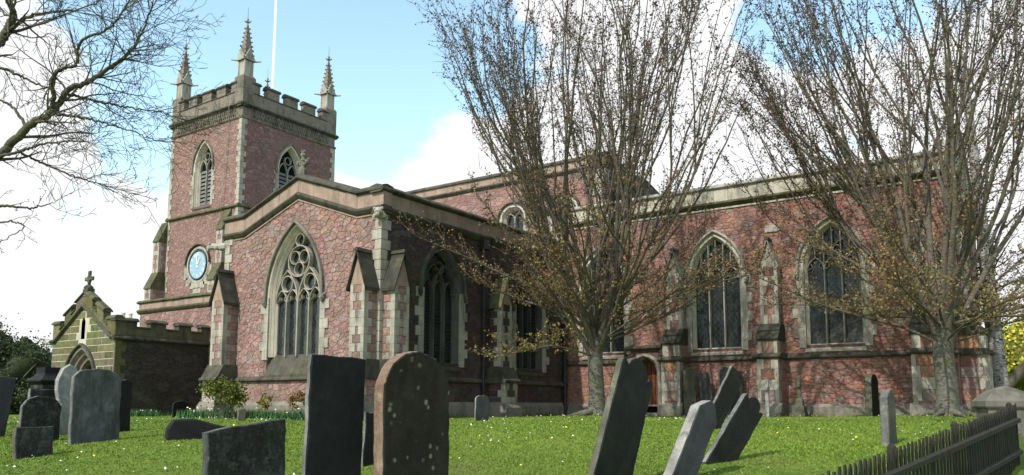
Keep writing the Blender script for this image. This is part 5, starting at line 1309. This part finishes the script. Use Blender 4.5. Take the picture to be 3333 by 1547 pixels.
# bare tree reaching in from the left: limbs follow the sweep seen above the porch, trunk stands out of frame
def bare_tree():
    dep = 17.0
    def Q(x, y, dd=0): return np.array(at(x, y, dep + dd))
    base = at(-620, 1400, dep - 1.5); base.z = gz(base.x, base.y)
    tr = thing('bare_tree', 'bare spreading tree with mossy limbs reaching in from the left', 'tree', tuple(base)); T = Tree(31); r = T.r; TT = Tree(32)
    b = np.array(base)
    fork = Q(-560, 760, -1.2)
    TT.tube([b + np.array([0, 0, -.3]), b + np.array([0, 0, .3]), b + (fork - b) * .35, b + (fork - b) * .7, fork], [.75, .58, .48, .44, .40], 16)
    TT.build(tr, 'ash_bark', 'trunk')
    def spline(P, n):
        P = np.array(P); t = np.linspace(0, len(P) - 1, n); out = []
        for x in t:
            i = min(int(x), len(P) - 2); u = x - i; p0 = P[max(i - 1, 0)]; p1 = P[i]; p2 = P[i + 1]; p3 = P[min(i + 2, len(P) - 1)]
            out.append(.5 * (2 * p1 + (p2 - p0) * u + (2 * p0 - 5 * p1 + 4 * p2 - p3) * u * u + (3 * p1 - p0 - 3 * p2 + p3) * u ** 3))
        return np.array(out)
    def sub(p, d, L, r0, lev):
        n = max(3, int(L / (.16 if lev < 3 else .12))); c = T.curve(p, d, L, n, .12, .13 if lev < 3 else .16)
        T.tube(c, np.linspace(r0, max(.005, r0 * .3), n + 1), 5 if r0 > .02 else 3)
        if lev >= 4: return
        for i in range(1, n + 1):
            if r.random() < (.62 if lev < 3 else .55):
                t = c[i] - c[i - 1]; t /= np.linalg.norm(t); s_ = np.cross(t, r.normal(0, 1, 3)); s_ /= np.linalg.norm(s_)
                sub(c[i], t * .8 + s_ * .75, L * r.uniform(.25, .55), max(.005, r0 * (1 - .6 * i / n) * .55), lev + 1)
    def limb(pts, r0, r1, dens=1.0, L=1.5, lead=None):
        c = spline(pts, 12 * len(pts)); c = c + r.normal(0, .012, c.shape); T.tube(c, np.linspace(r0, r1, len(c)), 9 if r0 > .06 else 6)
        for i in range(6, len(c)):
            g = i / len(c)
            if r.random() < .32 * dens * (0.12 + g ** 1.3):
                t = c[i] - c[i - 1]; t /= np.linalg.norm(t); s_ = np.cross(t, r.normal(0, 1, 3)); s_ /= np.linalg.norm(s_)
                rr = r0 + (r1 - r0) * g; sub(c[i], t * .85 + s_ * .75, L * r.uniform(.4, 1.1), max(.007, rr * .42), 1)
        t = c[-1] - c[-3]; t /= np.linalg.norm(t)
        for q in range(3): sub(c[-1], t + r.normal(0, .35, 3), L * .8, r1 * .8, 2)
    k = .669
    Z = lambda x, y, dd=0: Q(x * k, y * k, dd)
    main = [fork, Z(-420, 1020, -.8), Z(-160, 860, -.3), Z(0, 752), Z(130, 622, .1), Z(262, 540, .2), Z(330, 440, .3), Z(440, 392, .4), Z(600, 282, .5), Z(680, 180, .6), Z(730, 60, .7)]
    limb(main, .125, .016, 1.7, 1.5)
    limb([Z(250, 548, .2), Z(262, 465, .1), Z(250, 400, 0), Z(292, 340, -.1), Z(372, 308, -.2), Z(392, 208, -.3), Z(540, 130, -.4), Z(600, 50, -.4), Z(650, -30, -.4)], .055, .014, 1.5, 1.5)
    limb([fork, Z(-560, 560, -.6), Z(-160, 330, 0), Z(0, 200, .4), Z(52, 110, .5), Z(64, 60, .5), Z(10, -60, .5)], .15, .05, .9, 1.4)
    limb([Z(20, 170, .4), Z(120, 90, .5), Z(240, 60, .6), Z(360, 50, .7), Z(470, 20, .8)], .045, .012, 1.6, 1.4)
    limb([Z(330, 462, .3), Z(420, 480, .4), Z(560, 512, .5), Z(700, 535, .5), Z(800, 546, .6)], .034, .008, 1.7, 1.3)
    limb([Z(275, 555, .2), Z(420, 578, .0), Z(600, 625, -.1), Z(770, 690, -.2)], .034, .008, 1.7, 1.3)
    limb([Z(-40, 770, -.2), Z(120, 730, -.3), Z(210, 700, -.4), Z(320, 690, -.4), Z(420, 690, -.4)], .038, .009, 1.6, 1.3)
    limb([Z(90, 738, .2), Z(220, 800, .4), Z(340, 850, .4), Z(430, 880, .5), Z(540, 912, .5)], .03, .007, 1.6, 1.1)
    limb([Z(130, 622, .1), Z(60, 520, .2), Z(-40, 470, .2)], .04, .015, 1.0, 1.0)
    limb([fork, Z(-420, 1180, 0), Z(-160, 1010, .4), Z(0, 1000, .5), Z(150, 1012, .5), Z(270, 985, .6)], .07, .007, 1.0, .9)
    limb([Z(-300, 1110, .2), Z(-100, 1090, .4), Z(60, 1080, .5), Z(110, 1110, .5), Z(-20, 1190, .5)], .03, .008, .9, .6)
    limb([Z(-100, 300, .1), Z(60, 350, .2), Z(180, 410, .3), Z(260, 430, .3)], .04, .01, 1.0, 1.0)
    T.build(tr, 'ash_bark', 'branches')
bare_tree()

# birch with ivy beyond the pier, right edge
B = at(3262, 1300, 27.0); B.z = gz(B.x, B.y)
bt = thing('birch_tree', 'pale patchy birch trunk with ivy at the right edge', 'tree', tuple(B)); T = Tree(51); r = T.r; b = np.array(B)
pts = [b + np.array([-.04 * z, .03 * z, z]) for z in np.linspace(-.3, 13, 16)]; T.tube(pts, np.linspace(.30, .10, 16), 12); T.build(bt, 'birch_bark', 'trunk')
W = Tree(52); r = W.r
W.tube(W.curve(b + np.array([.1, 0, .9]), (RGT.x, RGT.y, .9), 3.5, 8, .3, .05), np.linspace(.16, .07, 9), 8)
for i in range(46):
    z = r.uniform(3.0, 12.5); a = r.uniform(0, 2 * PI); c = W.curve(b + np.array([-.04 * z, .03 * z, z]), (math.cos(a), math.sin(a), .5), r.uniform(1, 2.8), 8, .1, .12); W.tube(c, np.linspace(.035, .008, 9), 4)
    for q in c[2:]:
        for _ in range(2):
            cc = W.curve(q, r.normal(0, 1, 3), .5, 3, -.2, .15); W.tube(cc, np.linspace(.008, .004, 4), 3); W.leaf(cc[-1], .06, (.09, .07, .03), 2, .08)
for i in range(2600):
    z = r.uniform(.2, 9) if r.random() < .8 else r.uniform(3.5, 5.5); a = r.uniform(0, 2 * PI); rr = .30 - .016 * z + abs(r.normal(0, .08))
    if math.sin(z * 2.1 + a * 1.5) > -.1: W.leaf(b + np.array([-.04 * z + rr * math.cos(a), .03 * z + rr * math.sin(a), z]), .09, (.025, .055, .012), 1, .03)
W.build(bt, 'twig_bark', 'branches', 'ivy')

# leaf masses
def bush(name, label, cat, blobs, n, size, cols, seed, stem=None, core=False):
    c0 = blobs[0][0]; tr = thing(name, label, cat, (c0[0], c0[1], gz(c0[0], c0[1]))); T = Tree(seed); r = T.r
    tot = sum(b[1] * b[1] for b in blobs)
    for (c, R_, sq) in blobs:
        k = int(n * R_ * R_ / tot); sub = [(r.normal(0, 1, 3), r.uniform(.25, .5)) for _ in range(26)]
        for _ in range(k):
            v, sr_ = sub[r.integers(len(sub))]; v = v / np.linalg.norm(v); p = np.array(c) + v * R_ * np.array([1, 1, sq]) * .72 + r.normal(0, 1, 3) * sr_ * R_ * .42
            cl_ = cols[r.integers(len(cols))]; T.leaf(p, size, cl_, 1, .02)
        S2 = Tree(seed + 7)
        if core:
            cm = MB(); vs = []; fs = []; nu, nv = 14, 9
            for i in range(nv):
                th_ = PI * (i + .001) / (nv - 1) * .999
                for j in range(nu):
                    ph = 2 * PI * j / nu; q = R_ * .8 * (1 + .16 * math.sin(3 * ph + i) + .12 * math.cos(5 * th_ + 2 * ph)); vs.append((c[0] + q * math.sin(th_) * math.cos(ph), c[1] + q * math.sin(th_) * math.sin(ph), c[2] + q * sq * math.cos(th_)))
            for i in range(nv - 1):
                for j in range(nu): fs.append((i * nu + j, i * nu + (j + 1) % nu, (i + 1) * nu + (j + 1) % nu, (i + 1) * nu + j))
            cm.add(vs, fs, tuple(x * .45 for x in cols[-1])); cm.build('shaded_core', 'leafcol', tr, smooth=True)  # solid lump, its colour darkened for shade among the leaves
        if stem:
            for q in range(7): S2.tube(S2.curve((c[0], c[1], gz(c[0], c[1]) - .1), S2.r.normal(0, .35, 3) + np.array([0, 0, 1.]), R_ * 1.5, 6, .1, .08), np.linspace(stem, stem * .3, 7), 5)
            S2.build(tr, 'twig_bark', 'stem')
    T.build(tr, 'twig_bark', 'stem', 'foliage'); return tr
yew = [(tuple(at(60, 1230, 46)), 2.7, .9), (tuple(at(-90, 1200, 45)), 3.0, 1.0), (tuple(at(100, 1300, 45)), 1.9, .8), (tuple(at(-30, 1310, 44)), 2.4, .7), (tuple(at(40, 1280, 46)), 2.3, .8), (tuple(at(115, 1250, 46.5)), 1.2, .8)]
bush('yew_bush', 'dark evergreen yew mass left of the porch', 'bush', yew, 52000, .13, [(.024, .044, .012), (.032, .056, .014), (.018, .032, .010), (.05, .075, .02)], 61, .12, True)
gold = [(tuple(at(3300, 1190, 40)), 2.1, .8), (tuple(at(3390, 1150, 41)), 2.4, .8), (tuple(at(3240, 1240, 40)), 1.3, .8)]
bush('golden_shrub', 'golden yellow-green shrub behind the birch trunk', 'shrub', gold, 20000, .16, [(.42, .36, .03), (.50, .44, .05), (.32, .30, .03), (.18, .19, .02)], 63, .06, True)
s1 = [(tuple(at(735, 1275, 24.0)), .62, .62), (tuple(at(690, 1262, 24.2)), .38, .6), (tuple(at(770, 1300, 23.8)), .35, .6)]
bush('green_shrub', 'loose yellow-green shrub against the chapel corner buttress', 'shrub', s1, 2600, .07, [(.085, .105, .014), (.11, .125, .018), (.06, .08, .011)], 65, .012)
s2 = [(tuple(at(866, 1305, 23.9)), .22, 1.2)]
bush('wall_plant', 'small leafy climber under the great chapel window', 'plant', s2, 320, .07, [(.12, .13, .02), (.18, .12, .03)], 67, .01)
s3 = [(tuple(at(972, 1310, 23.6)), .30, 1.2)]
bush('rose_bush', 'reddish-leaved climber beside the tall slate headstone', 'plant', s3, 460, .07, [(.14, .09, .025), (.09, .09, .02), (.2, .07, .03)], 69, .01)

# ---------------------------------------------------------------- daffodil bed, grass, daisies (uncountable)
r = np.random.default_rng(8)
def blades(name, label, cat, gen, mat='leafcol'):
    V = []; Cc = []
    for (p, h, w, lean, col) in gen:
        a = r.uniform(0, 2 * PI); dx, dy = math.cos(a) * w, math.sin(a) * w; V += [(p[0] - dx, p[1] - dy, p[2]), (p[0] + dx, p[1] + dy, p[2]), (p[0] + lean[0], p[1] + lean[1], p[2] + h)]; Cc.append(col)
    n = len(Cc); me = bpy.data.meshes.new(name); V = np.array(V); me.vertices.add(len(V)); me.vertices.foreach_set('co', V.ravel()); me.loops.add(n * 3); me.loops.foreach_set('vertex_index', np.arange(n * 3, dtype=np.int32))
    me.polygons.add(n); me.polygons.foreach_set('loop_start', np.arange(0, n * 3, 3, dtype=np.int32)); me.update()
    ca = me.color_attributes.new('Col', 'FLOAT_COLOR', 'CORNER'); cc = np.ones((n, 4), dtype=np.float32); cc[:, :3] = np.array(Cc); ca.data.foreach_set('color', np.repeat(cc, 3, axis=0).ravel())
    me.materials.append(MATS[mat]); o = bpy.data.objects.new(name, me); C.objects.link(o); tag(o, label, cat); o['kind'] = 'stuff'; return o
def in_church(x, y): return (GW - .9 < x < GE + .9 and y > GV - .85) or (x > GE and y > 26.0 and x < CE + .9) or (PW < x < PE_ + .1 and y > PS)
def grass_gen(n):
    out = []
    while len(out) < n:
        dep = r.uniform(9.5, 31) if r.random() < .75 else r.uniform(9.5, 18); lat = r.uniform(-.68, .68) * dep
        p = FWD * dep + RGT * lat; x, y = p.x, p.y
        if in_church(x, y) or fence_side(x, y) > -.1: continue
        k = .5 + .5 * math.sin(x * .9 + 1.7 * math.sin(y * .6)) * math.sin(y * .8 + math.sin(x * .7))
        kk = .5 + .5 * math.sin(x * .33 + 2 * math.sin(y * .23)) * math.sin(y * .41 + 1.3 * math.sin(x * .27)); c = (.108 + .02 * k * r.random() + .05 * kk, .168 + .03 * k * r.random() + .06 * kk, .018 + .014 * r.random()) if r.random() < .96 else (.18, .19, .06)
        h = r.uniform(.012, .030) * (1 + .5 * k); out.append(((x, y, gz(x, y) - .005), h, (.006 + .0003 * dep), r.normal(0, .03, 2), c))
    return out
blades('grass', 'short mown churchyard grass with uneven tufts', 'grass', grass_gen(170000))
def tuft_gen():
    out = []
    bed = []
    for _ in range(2600):
        t = r.random(); s_ = -24.0 + 7.2 * t; bed.append((s_, GV - .95 - abs(r.normal(0, .22))))
    for _ in range(500): q = at(462 + r.normal(0, 28), 1350, 31.5); bed.append((q.x, q.y + r.normal(0, .2)))
    for _ in range(250): q = at(640 + r.normal(0, 25), 1350, 26.5); bed.append((q.x, q.y + r.normal(0, .2)))
    for x, y in bed: out.append(((x, y, gz(x, y) - .02), r.uniform(.16, .36), .018, r.normal(0, .09, 2), [(.03, .10, .03), (.04, .12, .045), (.06, .13, .03)][r.integers(3)]))
    return out
tg = tuft_gen(); blades('daffodil_leaves', 'blue-green daffodil leaves along the foot of the chapel wall', 'plants', tg)
def flowers(name, label, cat, pts):
    m = MB()
    for (p, s_, c) in pts:
        n = 5; a0 = r.uniform(0, 1); tlt = r.normal(0, .3, 2)
        v = [(p[0] + s_ * math.cos(a0 + 2 * PI * j / n), p[1] + s_ * math.sin(a0 + 2 * PI * j / n), p[2] + s_ * (math.cos(a0 + 2 * PI * j / n) * tlt[0] + math.sin(a0 + 2 * PI * j / n) * tlt[1]) - .25 * s_) for j in range(n)] + [(p[0], p[1], p[2] + s_ * .5)]
        m.add(v, [(j, (j + 1) % n, n) for j in range(n)], c)
    o = m.build(name, 'leafcol', kind='stuff', recalc=False); tag(o, label, cat)
pts = []
while len(pts) < 360:
    dep = r.uniform(10.5, 27); p = FWD * dep + RGT * (r.uniform(-.66, .66) * dep); x, y = p.x, p.y
    if in_church(x, y) or fence_side(x, y) > -.1: continue
    if math.sin(x * .7 + 2) + math.sin(y * .9 + x * .3) + r.normal(0, .8) < .1: continue
    pts.append(((x, y, gz(x, y) + .055), r.uniform(.010, .020), (.85, .85, .80)))
flowers('daisies', 'white daisies scattered over the grass', 'daisies', pts)
pts = []
while len(pts) < 45:
    dep = r.uniform(11, 24); p = FWD * dep + RGT * (r.uniform(-.6, .62) * dep); x, y = p.x, p.y
    if in_church(x, y) or fence_side(x, y) > -.1: continue
    pts.append(((x, y, gz(x, y) + .06), r.uniform(.014, .024), (.80, .62, .03)))
flowers('dandelions', 'yellow dandelions dotted over the grass', 'dandelions', pts)
pts = []
for (p, h, w, l, c) in tg:
    if r.random() < .014: pts.append(((p[0] + l[0], p[1] + l[1], p[2] + h + .02), .036, (.85, .72, .12) if r.random() < .6 else (.85, .83, .7)))
flowers('daffodil_flowers', 'yellow and cream daffodil heads along the chapel wall', 'daffodils', pts)

def weeds_gen():
    out = []
    for _ in range(5200):
        q = r.random()
        if q < .5: x, y = r.uniform(GE + .2, CE), 26.78 - abs(r.normal(0, .10))
        elif q < .72: x, y = GE + .14 + abs(r.normal(0, .10)), r.uniform(GV, 26.6)
        elif q < .85: x, y = PE_ + .08 + abs(r.normal(0, .08)), r.uniform(PS, 22.4)
        else:
            T = (T1, T2)[r.integers(2)]; a = r.uniform(0, 2 * PI); d = .32 + abs(r.normal(0, .2)); x, y = T.x + d * math.cos(a), T.y + d * math.sin(a)
        if math.sin(x * 3.1 + y * 2.3) + r.normal(0, .7) < 0: continue
        out.append(((x, y, gz(x, y) - .01), r.uniform(.06, .2), .014, r.normal(0, .06, 2), [(.07, .13, .02), (.11, .15, .03), (.15, .14, .05)][r.integers(3)]))
    return out
blades('weeds', 'rough unmown grass along the wall foot and round the tree trunks', 'weeds', weeds_gen())
